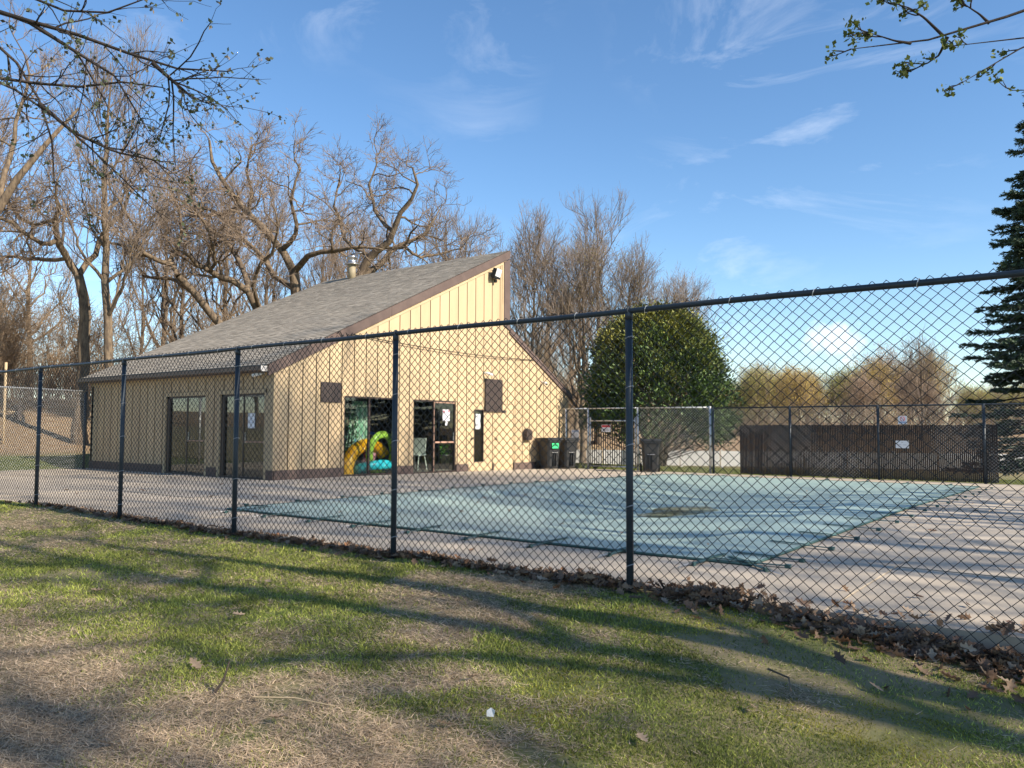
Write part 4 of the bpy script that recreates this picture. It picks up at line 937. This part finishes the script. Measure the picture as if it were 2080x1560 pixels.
# trees behind the right side of the house
protos = []
for k, (H, sp, sd) in enumerate(((11.5, 24, 31), (11, 28, 32), (10, 34, 33))):
    tr, cr, tips = make_tree(auto_limbs(H, .17, 16, sd, sp, .18), UPR, sd+50, k=8, jit=.03)
    protos.append((tr, cr, tips))
rt = [((-24.6,34.0),0,'upright bare tree rising just right of the roof peak', .5), ((-22.3,35.6),1,'bare tree with a fine pointed top left of the round evergreen', 1.2), ((-20.4,37.2),2,'spreading bare tree behind the round evergreen', 2.2), ((-19.0,40.0),1,'low wide bare tree sloping down behind the top of the round evergreen', 3.3)]
for i, ((x, y), k, lab, rz) in enumerate(rt):
    tr, cr, tips = protos[k]; z = float(terrain_z(x, y))
    t = tree_obj('bare_tree', lab, 'tree', tr, cr, (x, y, z), M['bark'], M['twig_grey'], None, None, rz)
    if i == 3: t.scale = (.92,.92,.85)
    if i in (1, 2):
        V, F, c = leaf_quads(tips[::3], 1, .055, [(.30,.26,.08),(.26,.24,.07)], 70+i); obj('buds', tris_mesh('buds', V, F, M['leafcol'], c), t)
# wood behind: copies of three kinds
wood = []
for k, (H, sp, sd, mt, mc) in enumerate(((15, 30, 41, 'bark', 'twig'), (17, 26, 42, 'bark', 'twig_grey'), (13, 38, 43, 'bark', 'twig'))):
    tr, cr, tips = make_tree(auto_limbs(H, .22, 14, sd, sp, .25), UPR[:3], sd+50, k=8, jit=.05)
    wood.append((tr, cr, M[mt], M[mc]))
wl = ['bare tree in the thick of the wood on the leafy bank', 'tall bare tree in the back row of the wood on the bank', 'bushy bare tree low in the wood on the bank']
firsts = [None]*3
r_ = np.random.default_rng(99)
spots = [(-42,14),(-47,10),(-40,26),(-38,33),(-50,28),(-55,36),(-46,38),(-36,40),(-60,24),(-58,12),(-64,34),(-42,48),(-32,46),(-52,48),(-66,18),(-36,56),(-46,58),(-28,58),(-60,50),(-44,4),(-54,2),(-70,40),(-30,50),(-37,27),(-35,33),(-31.5,37),(-39,23),(-34,29),(-43,31),(-28,44)]
for i, (x, y) in enumerate(spots):
    k = i % 3; s = r_.uniform(.8, 1.12)*(.8 if i > 22 else 1); z = float(terrain_z(x, y))-.1
    if firsts[k] is None:
        firsts[k] = tree_obj('bare_tree', wl[k], 'tree', wood[k][0], wood[k][1], (x, y, z), wood[k][2], wood[k][3], 'bare trees of the wood on the bank', None, r_.uniform(0,6.28)); firsts[k].scale = (s, s, s)
    else: dup(firsts[k], (x, y, z), r_.uniform(0, 6.28), s)
# distant budding trees beyond the park
bud = []
for k, (H, sp, sd, cols) in enumerate(((5.2, 40, 61, [(.50,.36,.09),(.58,.42,.12)]), (5.6, 34, 62, [(.46,.33,.22),(.40,.29,.20)]), (4.6, 44, 63, [(.36,.36,.09),(.46,.40,.11)]))):
    tr, cr, tips = make_tree(auto_limbs(H, .09, 16, sd, sp, .06), UPR[:3], sd+50, k=8, jit=.05)
    V, F, c = leaf_quads(tips, 4, .085, cols, sd, .26)
    bud.append((tr, cr, V, F, c))
bl = ['far yellow-budding tree beyond the park fence', 'far russet bare tree beyond the park fence', 'far olive-green budding tree beyond the park fence']
bf = [None]*3
far = [(-41+2.45*i+.7*math.sin(i*5.1), 70+4*math.sin(i*2.3)+(7 if i % 2 else 0), (i*i+i//3) % 3) for i in range(19)]+[(-44+4.2*i, 88+3*math.sin(i*1.7), (i*2+1) % 3) for i in range(13)]+[(-62+4.0*i+math.sin(i*3.3), 103+4*math.sin(i*2.1), (i+i//4) % 3) for i in range(20)]
for i, (x, y, k) in enumerate(far):
    s = r_.uniform(.66, 1.0)*(1.2 if y > 84 else 1)*(.8 if x > -14 else 1.05); z = float(terrain_z(x, y))-.3
    if bf[k] is None:
        t = tree_obj('budding_tree', bl[k], 'tree', bud[k][0], bud[k][1], (x, y, z), M['bark'], M['twig_grey'], 'far trees beyond the park', None, r_.uniform(0,6.28)); t.scale = (s, s, s); bf[k] = t
        obj('buds', tris_mesh('buds', bud[k][2], bud[k][3], M['leafcol'], bud[k][4]), t)
    else: dup(bf[k], (x, y, z), r_.uniform(0, 6.28), s)
tr, cr, tips = make_tree(auto_limbs(8.2, .16, 12, 77, 42, .2), UPR[:3], 177, k=8, jit=.06)
tree_obj('bare_tree', 'wide pale bare tree standing far off left of the spruce', 'tree', tr, cr, (-11.4, 64, float(terrain_z(-11.4, 64))-.5), M['bark'], M['twig_grey']).scale = (.95,.95,.85)

# low brush filling the foot of the far tree line
r_ = np.random.default_rng(71); n = 2600; px = r_.uniform(-75,12,n); py = r_.uniform(74,112,n); H = r_.uniform(1.2,3.4,n); th = r_.uniform(0,6.28,n); t4 = np.linspace(0,1,4); z0 = terrain_z(px, py)
P = np.stack([px[:,None]+np.cos(th)[:,None]*.35*H[:,None]*t4**2, py[:,None]+np.sin(th)[:,None]*.35*H[:,None]*t4**2, z0[:,None]-.2+H[:,None]*t4], -1); Rr = np.tile(np.linspace(.03,.014,4), (n,1))
P2, R2 = spawn(P, Rr, 7, .15, 45, .4, 1.3, .2, .1, .7, 3, .012, r_); V, F = cat_vf([tubes_arr(P,Rr,3), tubes_arr(P2,R2,3)])
o = obj('far_brush', tris_mesh('far_brush', V, F, M['brush'])); tag(o, 'low tan brush along the far edge of the park', 'brush', None, 'stuff')
# undergrowth on the bank
r_ = np.random.default_rng(17); n = 4600
px = r_.uniform(-62,-27.5,n); py = r_.uniform(7,46,n); keep = (px < -29) & ((px < -41) | (py > 24)); px, py = px[keep], py[keep]
dens = vnoise(px, py, .25, 6); kp = dens > .25; px, py = px[kp], py[kp]; n = len(px)
z0 = terrain_z(px, py); H = 1.2+5.4*r_.uniform(0,1,n)**1.6; th = r_.uniform(0, 6.28, n); bend = r_.uniform(.1,.9,n)
t4 = np.linspace(0, 1, 5)
P = np.stack([px[:,None]+np.cos(th)[:,None]*bend[:,None]*H[:,None]*t4**2, py[:,None]+np.sin(th)[:,None]*bend[:,None]*H[:,None]*t4**2, z0[:,None]-.1+H[:,None]*(t4-.35*bend[:,None]*t4**2)], -1)+r_.normal(size=(n,5,3))*.06
Rr = np.maximum(r_.uniform(.008,.022,n)[:,None]*np.linspace(1,.4,5), .006)
lst = [tubes_arr(P, Rr, 3)]
P2, R2 = spawn(P, Rr, 5, .3, 45, .4, 1.3, .2, .1, .6, 4, .006, r_); lst.append(tubes_arr(P2, R2, 3))
P3, R3 = spawn(P2, R2, 3, .3, 45, .25, .7, .2, .05, .7, 3, .004, r_); lst.append(tubes_arr(P3, R3, 3))
V, F = cat_vf(lst)
o = obj('undergrowth', tris_mesh('undergrowth', V, F, M['brush'])); tag(o, 'tangle of bare tan brush on the leafy bank under the oaks', 'undergrowth', None, 'stuff')

# thicket shrubs between the oaks
SHR = [(7,.15,34,.7,1.8,.16,.12,.6,5,.010,3), (5,.2,40,.4,1.0,.16,.08,.6,4,.0075,3), (4,.2,40,.25,.6,.16,.05,.7,3,.006,3)]
shp = [None]*3; r_ = np.random.default_rng(55)
shl = ['tangled tan thicket shrub under the oaks on the bank', 'arching bare thicket shrub under the oaks on the bank', 'dense twiggy thicket shrub under the oaks on the bank']
for k in range(3):
    lb = []
    for q in range(11):
        a_ = r_.uniform(0,6.28); H_ = r_.uniform(3.2,6.2); b_ = r_.uniform(.15,.5)*H_
        lb.append([(.25*math.cos(a_),.25*math.sin(a_),-.2,.035),(.3*b_*math.cos(a_),.3*b_*math.sin(a_),H_*.4,.028),(.7*b_*math.cos(a_+.2),.7*b_*math.sin(a_+.2),H_*.8,.016),(b_*math.cos(a_),b_*math.sin(a_),H_,.008)])
    shp[k] = make_tree(lb, SHR, 300+k, k=7, jit=.08, nlimb=5, split=0, trunk_n=0)[:2]
shf = [None]*3
for i in range(72):
    x, y = (r_.uniform(-50,-29), r_.uniform(9,52)) if i < 58 else (r_.uniform(-38,-28), r_.uniform(25,40))
    if y < 25 and x > -42:
        if i > 2 and i % 3 == 1: continue
        x -= 10
    k = i % 3; s = r_.uniform(.7,1.2); z = float(terrain_z(x, y))
    if shf[k] is None: shf[k] = tree_obj('thicket_shrub', shl[k], 'shrub', shp[k][0], shp[k][1], (x, y, z), M['brush'], M['brush'], 'bare thicket shrubs on the bank', None, r_.uniform(0,6.28)); shf[k].scale = (s,s,s)
    else: dup(shf[k], (x, y, z), r_.uniform(0,6.28), s)

# ------------------------------------------------------------------ round evergreen (arborvitae)
r_ = np.random.default_rng(23)
arb = thing('arborvitae', 'large rounded green arborvitae behind the back fence', 'evergreen', (-13.3, 26.3, -.28)); arb.scale = (1.06, 1.06, 1.05)
nc = 1250; zz = r_.uniform(.02, 1, nc)**.8; a = r_.uniform(0, 6.28, nc)
def arb_r(z): return 2.45*np.sqrt(np.clip(1-((z*5.5-2.3)/3.25)**2, 0, 1))*(1-.12*sm((.32-z)/.3))
zc = 1.15+zz*4.3-.75*np.clip(np.cos(a-.65),0,1)*np.clip(1-zz*2.5,0,1)
def arb_rad(z): return np.where(z < 2.3, 2.42-.25*((2.3-z)/1.6)**2, 2.42*np.sqrt(np.clip(1-((z-2.3)/3.2)**2.1, 0, 1)))
lobes = 1+.07*np.sin(2*a+zc*1.1)+.08*np.sin(5*a-zc*2.3)+.05*np.sin(9*a+zc*3.1)+r_.normal(size=nc)*.06+.10*(r_.uniform(size=nc) < .06)
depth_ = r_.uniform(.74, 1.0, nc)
rc = arb_rad(zc)*lobes*depth_
C_ = np.stack([rc*np.cos(a), rc*np.sin(a), zc+.25*np.sin(2*a+1)*(zc < 1.6)], 1)
per = 72; n = nc*per
outd = np.repeat(np.stack([np.cos(a), np.sin(a), .35+.5*zz], 1), per, 0); cc = np.repeat(C_, per, 0)+r_.normal(size=(n,3))*.15
dd = outd+r_.normal(size=(n,3))*.55; dd[:,2] += .25; dd /= np.linalg.norm(dd,axis=1)[:,None]
bb = np.cross(dd, r_.normal(size=(n,3))); bb /= np.linalg.norm(bb,axis=1)[:,None]
s = r_.uniform(.045,.115,(n,1)); V = np.stack([cc-dd*s*.3, cc+dd*s*.35+bb*s*.28, cc+dd*s, cc+dd*s*.35-bb*s*.28], 1).reshape(-1,3); F = np.arange(n*4).reshape(-1,4)
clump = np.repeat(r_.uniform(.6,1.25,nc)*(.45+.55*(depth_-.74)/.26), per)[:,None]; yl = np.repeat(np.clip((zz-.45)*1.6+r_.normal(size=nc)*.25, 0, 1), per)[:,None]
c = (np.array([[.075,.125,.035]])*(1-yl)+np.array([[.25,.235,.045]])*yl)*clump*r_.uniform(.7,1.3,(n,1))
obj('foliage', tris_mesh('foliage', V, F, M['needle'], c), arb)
mb = MB()
for k in range(9):
    a_ = k*.7; mb.tube([(.15*math.cos(a_),.15*math.sin(a_),-.1),(.35*math.cos(a_),.35*math.sin(a_),.9),(1.0*math.cos(a_),1.0*math.sin(a_),2.6),(1.2*math.cos(a_),1.2*math.sin(a_),4.2)], [.09,.08,.05,.02], 6)
mb.build('trunk', M['bark'], arb, True)
P0 = []
for k in range(120):
    a_ = r_.uniform(0,6.28); z_ = r_.uniform(.5,3.5); q = r_.uniform(1.2,2.2); P0.append((np.array([(.3*math.cos(a_),.3*math.sin(a_),z_-.3),(q*.6*math.cos(a_+.2),q*.6*math.sin(a_+.2),z_),(q*math.cos(a_),q*math.sin(a_),z_+.2)]), np.array([.02,.014,.007])))
V, F = tubes_np(P0, 4); obj('inner_branches', tris_mesh('inner_branches', V, F, M['darkbark']), arb)

# ------------------------------------------------------------------ spruce
r_ = np.random.default_rng(29)
spz = thing('spruce_tree', 'tall dark spruce at the right edge beyond the slatted fence', 'spruce', (-1.35, 29.4, -.35))
Hs = 12.8
mb = MB(); mb.tube([(0,0,-.2),(0.05,0,4),(0,.05,9),(0,0,Hs)], [.24,.18,.09,.015], 10); mb.build('trunk', M['darkbark'], spz, True)
br, nd, ndc = [], [], []
zl = .7
while zl < Hs-.3:
    Lb = 3.0*(1-zl/Hs)**.75+.12; nb = 10 if zl < 9 else 7
    for k in range(nb):
        a_ = r_.uniform(0,6.28); L_ = Lb*r_.uniform(.6,1.14); zz_ = zl+r_.uniform(-.2,.2); t4 = np.linspace(0,1,6)
        pts = np.stack([L_*t4*math.cos(a_), L_*t4*math.sin(a_), zz_-.28*L_*t4+.16*L_*t4**2.5], 1); br.append((pts, np.linspace(.035,.008,6)*(.4+Lb/4)))
        for q in range(int(14+L_*12)):
            t = r_.uniform(.28 if zl > 3.5 else .55, 1); p = np.array([np.interp(t, t4, pts[:,c_]) for c_ in range(3)]); s_ = r_.choice((-1,1)); da = a_+s_*r_.uniform(.5,1.0); l2 = (1.05-t)*.75*r_.uniform(.5,1)+.14
            e = p+np.array([l2*math.cos(da), l2*math.sin(da), -.10*l2+r_.uniform(-.06,.08)]); br.append((np.stack([p+(e-p)*u_ for u_ in np.linspace(0,1,6)]), np.linspace(.008,.004,6)))
            if zl < 2.6 and r_.uniform() < .55: continue
            nn = 22; tt_ = r_.uniform(.0,1,nn); b0 = p+(e-p)*tt_[:,None]; dv = (e-p)/np.linalg.norm(e-p); nv_ = r_.normal(size=(nn,3)); nv_ -= (nv_@dv)[:,None]*dv; nv_ /= np.linalg.norm(nv_,axis=1)[:,None]
            tip = b0+nv_*.055+dv*.07; w_ = np.cross(dv, nv_)*.016+dv*.0; nd.append(np.stack([b0-w_, b0+w_, tip+w_*.4, tip-w_*.4], 1)); k_ = r_.uniform(.6,1.3); ndc.append(np.tile(np.array([[.07,.105,.06]])*k_, (nn,1)))
    zl += .21+.012*zl
V, F = tubes_np(br, 4); obj('branches', tris_mesh('branches', V, F, M['darkbark']), spz)
V = np.concatenate(nd).reshape(-1,3); obj('needles', tris_mesh('needles', V, np.arange(len(V)).reshape(-1,4), M['needle'], np.concatenate(ndc)), spz)

# ------------------------------------------------------------------ near overhanging trees (trunks stand outside the frame)
def near_tree(name, label, trunk, limbs, seed, budcol, budsize, nb, twl, wings, r0):
    loc = trunk[0][:3]; r_ = np.random.default_rng(seed)
    L_ = []
    for li, l in enumerate(limbs):
        n_ = len(l); ra, rb = (r0 if li == 0 else r0*.62), r0*.14
        L_.append([(*np.array(p)+r_.normal(size=3)*.012*(0 if i in (0,) else 1), ra+(rb-ra)*(i/(n_-1))**.8) for i, p in enumerate(l)])
    allL = [trunk]+L_
    allL = rel(allL, loc)
    P, Rr = limb_arrays(allL, 14, 0, r_); tr = [tubes_arr(P[:1], Rr[:1], 12), tubes_arr(P[1:], Rr[1:], 6)]
    a1, b1 = spawn(P[1:], Rr[1:], nb, .28, 42, twl*.5, twl*1.2, .16, .04, .55, 6, .0022, r_); a2, b2 = spawn(a1, b1, 3, .2, 40, twl*.25, twl*.5, .14, .03, .7, 4, .0016, r_)
    t = thing(name, label, 'tree', loc)
    V, F = cat_vf(tr); obj('trunk', tris_mesh('trunk', V, F, M['darkbark'], smooth=True), t)
    V, F = cat_vf([tubes_arr(a1, b1, 4), tubes_arr(a2, b2, 3)]); obj('crown', tris_mesh('crown', V, F, M['darkbark']), t)
    tips = np.concatenate([a2[::2, -1], a1[:, -1], P[1:, -1]])
    V, F, c = leaf_quads(tips, 5 if wings else 9, budsize, budcol, seed, budsize*.45); b_ = obj('buds', tris_mesh('buds', V, F, M['leafcol'], c), t); tag(b_, kind='stuff')
    if wings:
        sel = tips[r_.uniform(size=len(tips)) < .35]; n_ = len(sel)*3; p = np.repeat(sel,3,0)+np.stack([r_.normal(size=n_)*.012, r_.normal(size=n_)*.012, -r_.uniform(.01,.03,n_)],1)
        w_ = r_.normal(size=(n_,3)); w_[:,2] = 0; w_ /= np.linalg.norm(w_,axis=1)[:,None]; h_ = r_.uniform(.025,.045,(n_,1))*np.array([[0,0,-1]])
        V = np.stack([p, p+h_*.6+w_*.007, p+h_, p+h_*.6-w_*.004],1).reshape(-1,3); s_ = obj('seeds', tris_mesh('seeds', V, np.arange(n_*4).reshape(-1,4), M['leafcol'], np.tile([[.32,.25,.17]],(n_,1))), t); tag(s_, kind='stuff')
    return t
tl = [list(map(tuple, l)) for l in TL]
hub = (-9.6, .55)
tl2 = []
for i, l in enumerate(tl):
    if i in (0,1,2,3,5): l = [(hub[0]+.05*i, hub[1], 3.6+.25*i)]+l
    tl2.append(l)
near_tree('maple_tree', 'near maple with dark budding branches hanging in from the top left', [(-10.4,.2,-.55,.24),(-10.2,.3,1.5,.2),(-9.7,.5,3.6,.17),(-9.5,.6,5.6,.12),(-9.3,.7,7.5,.05)], tl2, 81, [(.09,.11,.05),(.16,.13,.08),(.07,.09,.05)], .034, 17, .62, True, .033)
tr2 = []
for i, l in enumerate(TR):
    l = list(map(tuple, l))
    if i in (0,4,5,6): l = [(3.0, 5.0, 3.5+.1*i)]+l
    tr2.append(l)
near_tree('crabapple_tree', 'near tree with fresh green leaf buds reaching in at the top right', [(3.6,5.0,-.6,.19),(3.5,5.0,1.2,.16),(3.2,5.0,3.6,.13),(3.4,5.1,6.0,.08),(3.2,5.0,8.5,.02)], tr2, 82, [(.13,.17,.03),(.18,.21,.05),(.09,.12,.03)], .021, 4, .11, False, .011)

# tall trees on the sunny side, outside the frame: they cast the long shadows
BIG = [(6,.25,50,1.2,3.0,.2,.14,.5,6,.014,4), (4,.2,45,.7,1.6,.2,.12,.55,5,.009,3), (2,.2,42,.4,.9,.2,.1,.6,4,.006,3)]
bigs = []
for k, (H, sp, sd) in enumerate(((17, 40, 91), (19, 34, 92))):
    bigs.append(make_tree(auto_limbs(H, .20, 12, sd, sp, .3, .03, .40), BIG, sd+50, k=9, jit=.08)[:2])
bt = [None, None]
bs = [((8.8,4.75),0,.3,1.0,'big bare tree standing in the lawn beyond the right edge'), ((17.5,3.0),1,1.9,1.1,'second bare lawn tree beyond the right edge'), ((15.0,8.4),0,4.0,1.05,'bare tree beside the deck beyond the right edge'), ((12.5,13.5),1,2.7,1.2,'bare tree beyond the right end of the deck'), ((20.0,17.0),0,5.2,1.45,'bare tree behind the right end of the back fence'), ((22.0,11.0),1,.9,1.4,'bare tree furthest out beyond the right edge'), ((15.5,.4),0,3.1,1.0,'bare lawn tree to the right of where the viewer stands'), ((11.0,18.5),0,4.6,1.0,'bare tree at the far right corner of the yard'), ((26.0,6.6),1,3.6,1.2,'bare tree well out on the lawn to the right'), ((23.0,2.0),0,2.6,1.15,'distant bare lawn tree to the right'), ((24.0,14.5),1,4.4,1.5,'distant bare tree beyond the deck on the right')]
for (x, y), k, rz, s, lab in bs:
    z = float(lawn_z(x, min(y, 5.0)))-.1
    if bt[k] is None: bt[k] = tree_obj('bare_tree', lab, 'tree', bigs[k][0], bigs[k][1], (x, y, z), M['bark'], M['twig'], None, None, rz); bt[k].scale = (s,s,s)
    else: dup(bt[k], (x, y, z), rz, s, lab)
# trees behind the viewer, mirrored in the side glass
for i, (x, y) in enumerate([(-30,-16),(-38,-20),(-45,-14),(-34,-27),(-50,-24),(-24,-24),(-58,-18),(-42,-32)]):
    dup(firsts[i % 3], (x, y, float(lawn_z(x, y))-.1), i*1.1, .95, 'bare tree across the lawn behind the viewer', 'trees across the lawn behind the viewer')

# ------------------------------------------------------------------ grass, litter, leaves
r_ = np.random.default_rng(3)
F2 = np.array([-.603,.798]); R2_ = np.array([.798,.603])
def lawn_points(n):
    dep = 2.2*(16/2.2)**r_.uniform(0,1,n)**1.25; lat = r_.uniform(-.70,.70,n)*dep
    x = F2[0]*dep+R2_[0]*lat; y = F2[1]*dep+R2_[1]*lat
    k = (y < 5.5-.12*sm((x+4)/3)) & (y > -3); return x[k], y[k], dep[k]
x, y, dep = lawn_points(760000)
straw = vnoise(x, y, .62, 11)*.5+vnoise(x, y, 1.9, 12)*.32+vnoise(x, y, 6, 13)*.18
sbias = .50+.10*sm((x+2.6)/2)-.14*np.exp(-((x+3.3)**2+(y-2.9)**2)/1.6)-.16*np.exp(-((x+3.7)**2+(y-1.9)**2)/1.2)-.06*np.exp(-((x+5.5)**2+(y-4.2)**2)/2.)
isstraw = straw+r_.normal(size=len(x))*.085 > sbias
moss = (sm((x+3.3)/1.5)*sm((vnoise(x, y, 1.3, 14)-.3)/.3) > r_.uniform(size=len(x))*1.1)
bare = (vnoise(x, y, 1.6, 15)*.7+vnoise(x, y, 5, 19)*.3+.22*sm((x+2.6)/1.5) > .80)
kp = ~bare | (r_.uniform(size=len(x)) < .25)
x, y, dep, isstraw, moss = x[kp], y[kp], dep[kp], isstraw[kp], moss[kp]; n = len(x)
h = np.where(isstraw, r_.uniform(.003,.020,n), r_.uniform(.010,.034,n)*(.6+.8*vnoise(x, y, 4, 16))); h = np.where(moss & ~isstraw, h*.5, h)*(1-.38*sm((x+3.2)/1.6))
w = (.0009+.00058*dep)*r_.uniform(.6,1.4,n)*np.where(isstraw, .8, 1)
th = r_.uniform(0,6.28,n); lean = np.where(isstraw, r_.uniform(.025,.085,n), r_.uniform(.2,1.4,n)*h); la = r_.uniform(0,6.28,n)
z = lawn_full(x, y)-.002+np.where(isstraw, r_.uniform(0,.014,n), 0)
V = np.stack([np.stack([x-np.cos(th)*w, y-np.sin(th)*w, z],1), np.stack([x+np.cos(th)*w, y+np.sin(th)*w, z],1), np.stack([x+np.cos(la)*lean, y+np.sin(la)*lean, z+h],1)],1).reshape(-1,3)
green = (np.array([[.135,.178,.037]])*(1-r_.uniform(0,1,(n,1))*.45)+np.array([[.40,.39,.09]])*r_.uniform(0,1,(n,1))**2)*(.75+.55*vnoise(x, y, 2.2, 18))[:,None]
strawc = np.array([[.70,.54,.37]])*r_.uniform(.3,1.15,(n,1)); mossc = np.array([[.36,.34,.045]])*r_.uniform(.5,1.15,(n,1))
c = np.where(isstraw[:,None], strawc, np.where(moss[:,None], mossc, green))
o = obj('grass', tris_mesh('grass', V, np.arange(n*3).reshape(-1,3), M['grasscol'], c)); tag(o, 'short patchy spring grass with straw-coloured thatch on the lawn', 'grass', None, 'stuff')

# oak leaf template
def leaf_template():
    o_ = [(0,0),(.10,.10),(.09,.20),(.26,.30),(.14,.40),(.13,.46),(.34,.60),(.17,.66),(.15,.74),(.24,.84),(.09,.90),(0,1.0)]
    V = [(u, v) for u, v in o_]; mid = [(0, v) for u, v in o_]
    vs_ = []; fs = []
    for i, (u, v) in enumerate(o_): vs_ += [(0, v, 0), (u, v, abs(u)*.35), (-u*.92, v-.015, abs(u)*.35)]
    for i in range(len(o_)-1):
        a0, a1 = i*3, (i+1)*3; fs += [(a0, a0+1, a1+1, a1), (a0, a1, a1+2, a0+2)]
    V = np.array(vs_); V[:,2] += .25*(V[:,1]-.5)**2; V[:,1] -= .5
    return V, np.array(fs)
LV, LF = leaf_template()
def leaves(x, y, z, size, tilt, cols, r_):
    n = len(x); out = np.empty((n, len(LV), 3))
    az = r_.uniform(0,6.28,n); tx = r_.normal(size=n)*tilt; ty = r_.normal(size=n)*tilt; cu = r_.uniform(.4,2.2,n)
    P = np.repeat(LV[None], n, 0)*size[:,None,None]; P[:,:,2] *= cu[:,None]
    ca, sa = np.cos(tx)[:,None], np.sin(tx)[:,None]; Y, Z = P[:,:,1]*ca-P[:,:,2]*sa, P[:,:,1]*sa+P[:,:,2]*ca
    cb, sb = np.cos(ty)[:,None], np.sin(ty)[:,None]; X, Z = P[:,:,0]*cb+Z*sb, -P[:,:,0]*sb+Z*cb
    cz, sz = np.cos(az)[:,None], np.sin(az)[:,None]
    out = np.stack([X*cz-Y*sz+x[:,None], X*sz+Y*cz+y[:,None], Z+z[:,None]], -1)
    F = (LF[None]+(np.arange(n)*len(LV))[:,None,None]).reshape(-1,4); c = np.repeat(cols, len(LF), 0)
    return out.reshape(-1,3), F, c
n = 5200; x = -14.5+15.3*r_.uniform(0,1,n)**.55; wdt = (.05+.13*sm((x+5)/4))*np.where(r_.uniform(size=n) < .16, 3.2, 1)
y = 5.44+r_.normal(size=n)*wdt*.55-.10*sm((x+3)/3); kp = (y < 6.3) & (y > 4.2) & (vnoise(x, y*0, 2.2, 21)*.6+vnoise(x, y*0, .7, 22)*.4+.2*sm((x+2.5)/2) > r_.uniform(.1,.62,len(x))); x, y = x[kp], y[kp]; n = len(x)
pile = .06*np.exp(-((y-5.44)/.12)**2)*r_.uniform(0,1,n)*(.5+.8*sm((x+6)/4))
z = np.where(y > 5.56, .006, lawn_z(x, y))+.012+pile
base = np.array([(.20,.125,.08),(.28,.185,.115),(.14,.088,.06),(.42,.32,.23),(.28,.14,.07)])
cols = base[r_.choice(5, n, p=[.32,.27,.2,.13,.08])]*r_.uniform(.7,1.25,(n,1))
V, F, c = leaves(x, y, z, r_.uniform(.06,.125,n), .55, cols, r_)
o = obj('leaf_litter', tris_mesh('leaf_litter', V, F, M['leafcol'], c)); tag(o, 'drift of brown oak leaves along the foot of the near fence', 'leaf litter', None, 'stuff')
n = 150; x = r_.uniform(-22,2,n); y = r_.uniform(5.9,20,n)
inc = (x > COVX0+.1) & (x < COVX1-.1) & (y > COVY0+.1) & (y < COVY1-.1); ok = inc | (x > COVX1+.1) | (y < COVY0-.1) | ((x < COVX0-.1) & (y < 11)); x, y, inc = x[ok], y[ok], inc[ok]; n = len(x)
z = np.where(inc, cover_z(x, y), deck_z(y))+.012; V, F, c = leaves(x, y, z, r_.uniform(.05,.11,n), .2, base[r_.choice(5, n)]*r_.uniform(.7,1.1,(n,1)), r_)
o = obj('scattered_leaves', tris_mesh('scattered_leaves', V, F, M['leafcol'], c)); tag(o, 'a few dry oak leaves blown over the deck and pool cover', 'leaves', None, 'stuff')
# single fallen leaves on the lawn
pts = [(-3.55,1.78),(-3.12,2.35),(-2.42,2.72),(-2.75,3.3),(-1.45,3.85),(-4.9,3.35),(-5.6,4.1),(-1.05,4.55),(-3.7,4.1),(-6.6,3.2),(-2.0,4.8),(-4.2,2.6),(-7.6,4.2),(-1.7,3.2)]
for i, (x, y) in enumerate(pts):
    V, F, c = leaves(np.array([0.]), np.array([0.]), np.array([.0]), np.array([r_.uniform(.075,.115)]), .3, np.array([(.46,.33,.22)])*r_.uniform(.7,1.1), r_)
    o = obj('fallen_leaf', tris_mesh('fallen_leaf', V, F, M['leafcol'], c)); o.location = (x, y, float(lawn_z(x, y))+.035); tag(o, 'single dry tan oak leaf lying on the lawn grass', 'leaf', 'single dry leaves on the lawn')
mb = MB(); mb.tube([(0,0,0),(.02,.05,.07),(.01,.09,.16)], [.008,.007,.004], 5); o = mb.build('twig', M['darkbark']); o.location = (-3.75,2.42,float(lawn_z(-3.75,2.42))); tag(o, 'short dark twig sticking up out of the lawn', 'twig')
mb = MB(); mb.tube([(0,0,.02),(.2,.1,.03),(.42,.16,.02)], [.005,.005,.003], 5); o = mb.build('twig', M['trimlight']); o.location = (-3.45,2.45,float(lawn_z(-3.45,2.45))+.02); tag(o, 'long pale dry stalk lying in the lawn', 'twig')
mb = MB(); mb.tube([(0,0,.02),(.15,-.12,.03),(.22,-.3,.02)], [.006,.005,.003], 5); o = mb.build('twig', M['bark']); o.location = (-1.55,4.35,float(lawn_z(-1.55,4.35))+.02); tag(o, 'thin brown twig lying on the mossy grass at the right', 'twig')
V = np.array([(-.03,0,0),(.03,.005,0),(.035,.0,.06),(.0,.012,.075),(-.035,.004,.05)]); mb = MB(); mb.add(np.concatenate([V, V+np.array([0,.003,0])]), [(0,1,2,3,4),(9,8,7,6,5),(0,5,6,1),(1,6,7,2),(2,7,8,3),(3,8,9,4),(4,9,5,0)]); o = mb.build('paper_scrap', M['paper']); o.location = (-2.35,2.95,float(lawn_z(-2.35,2.95))+.012); o.rotation_euler = (.2,.1,.6); o.scale = (.55,.55,.55); tag(o, 'torn white scrap of paper standing in the grass', 'litter')
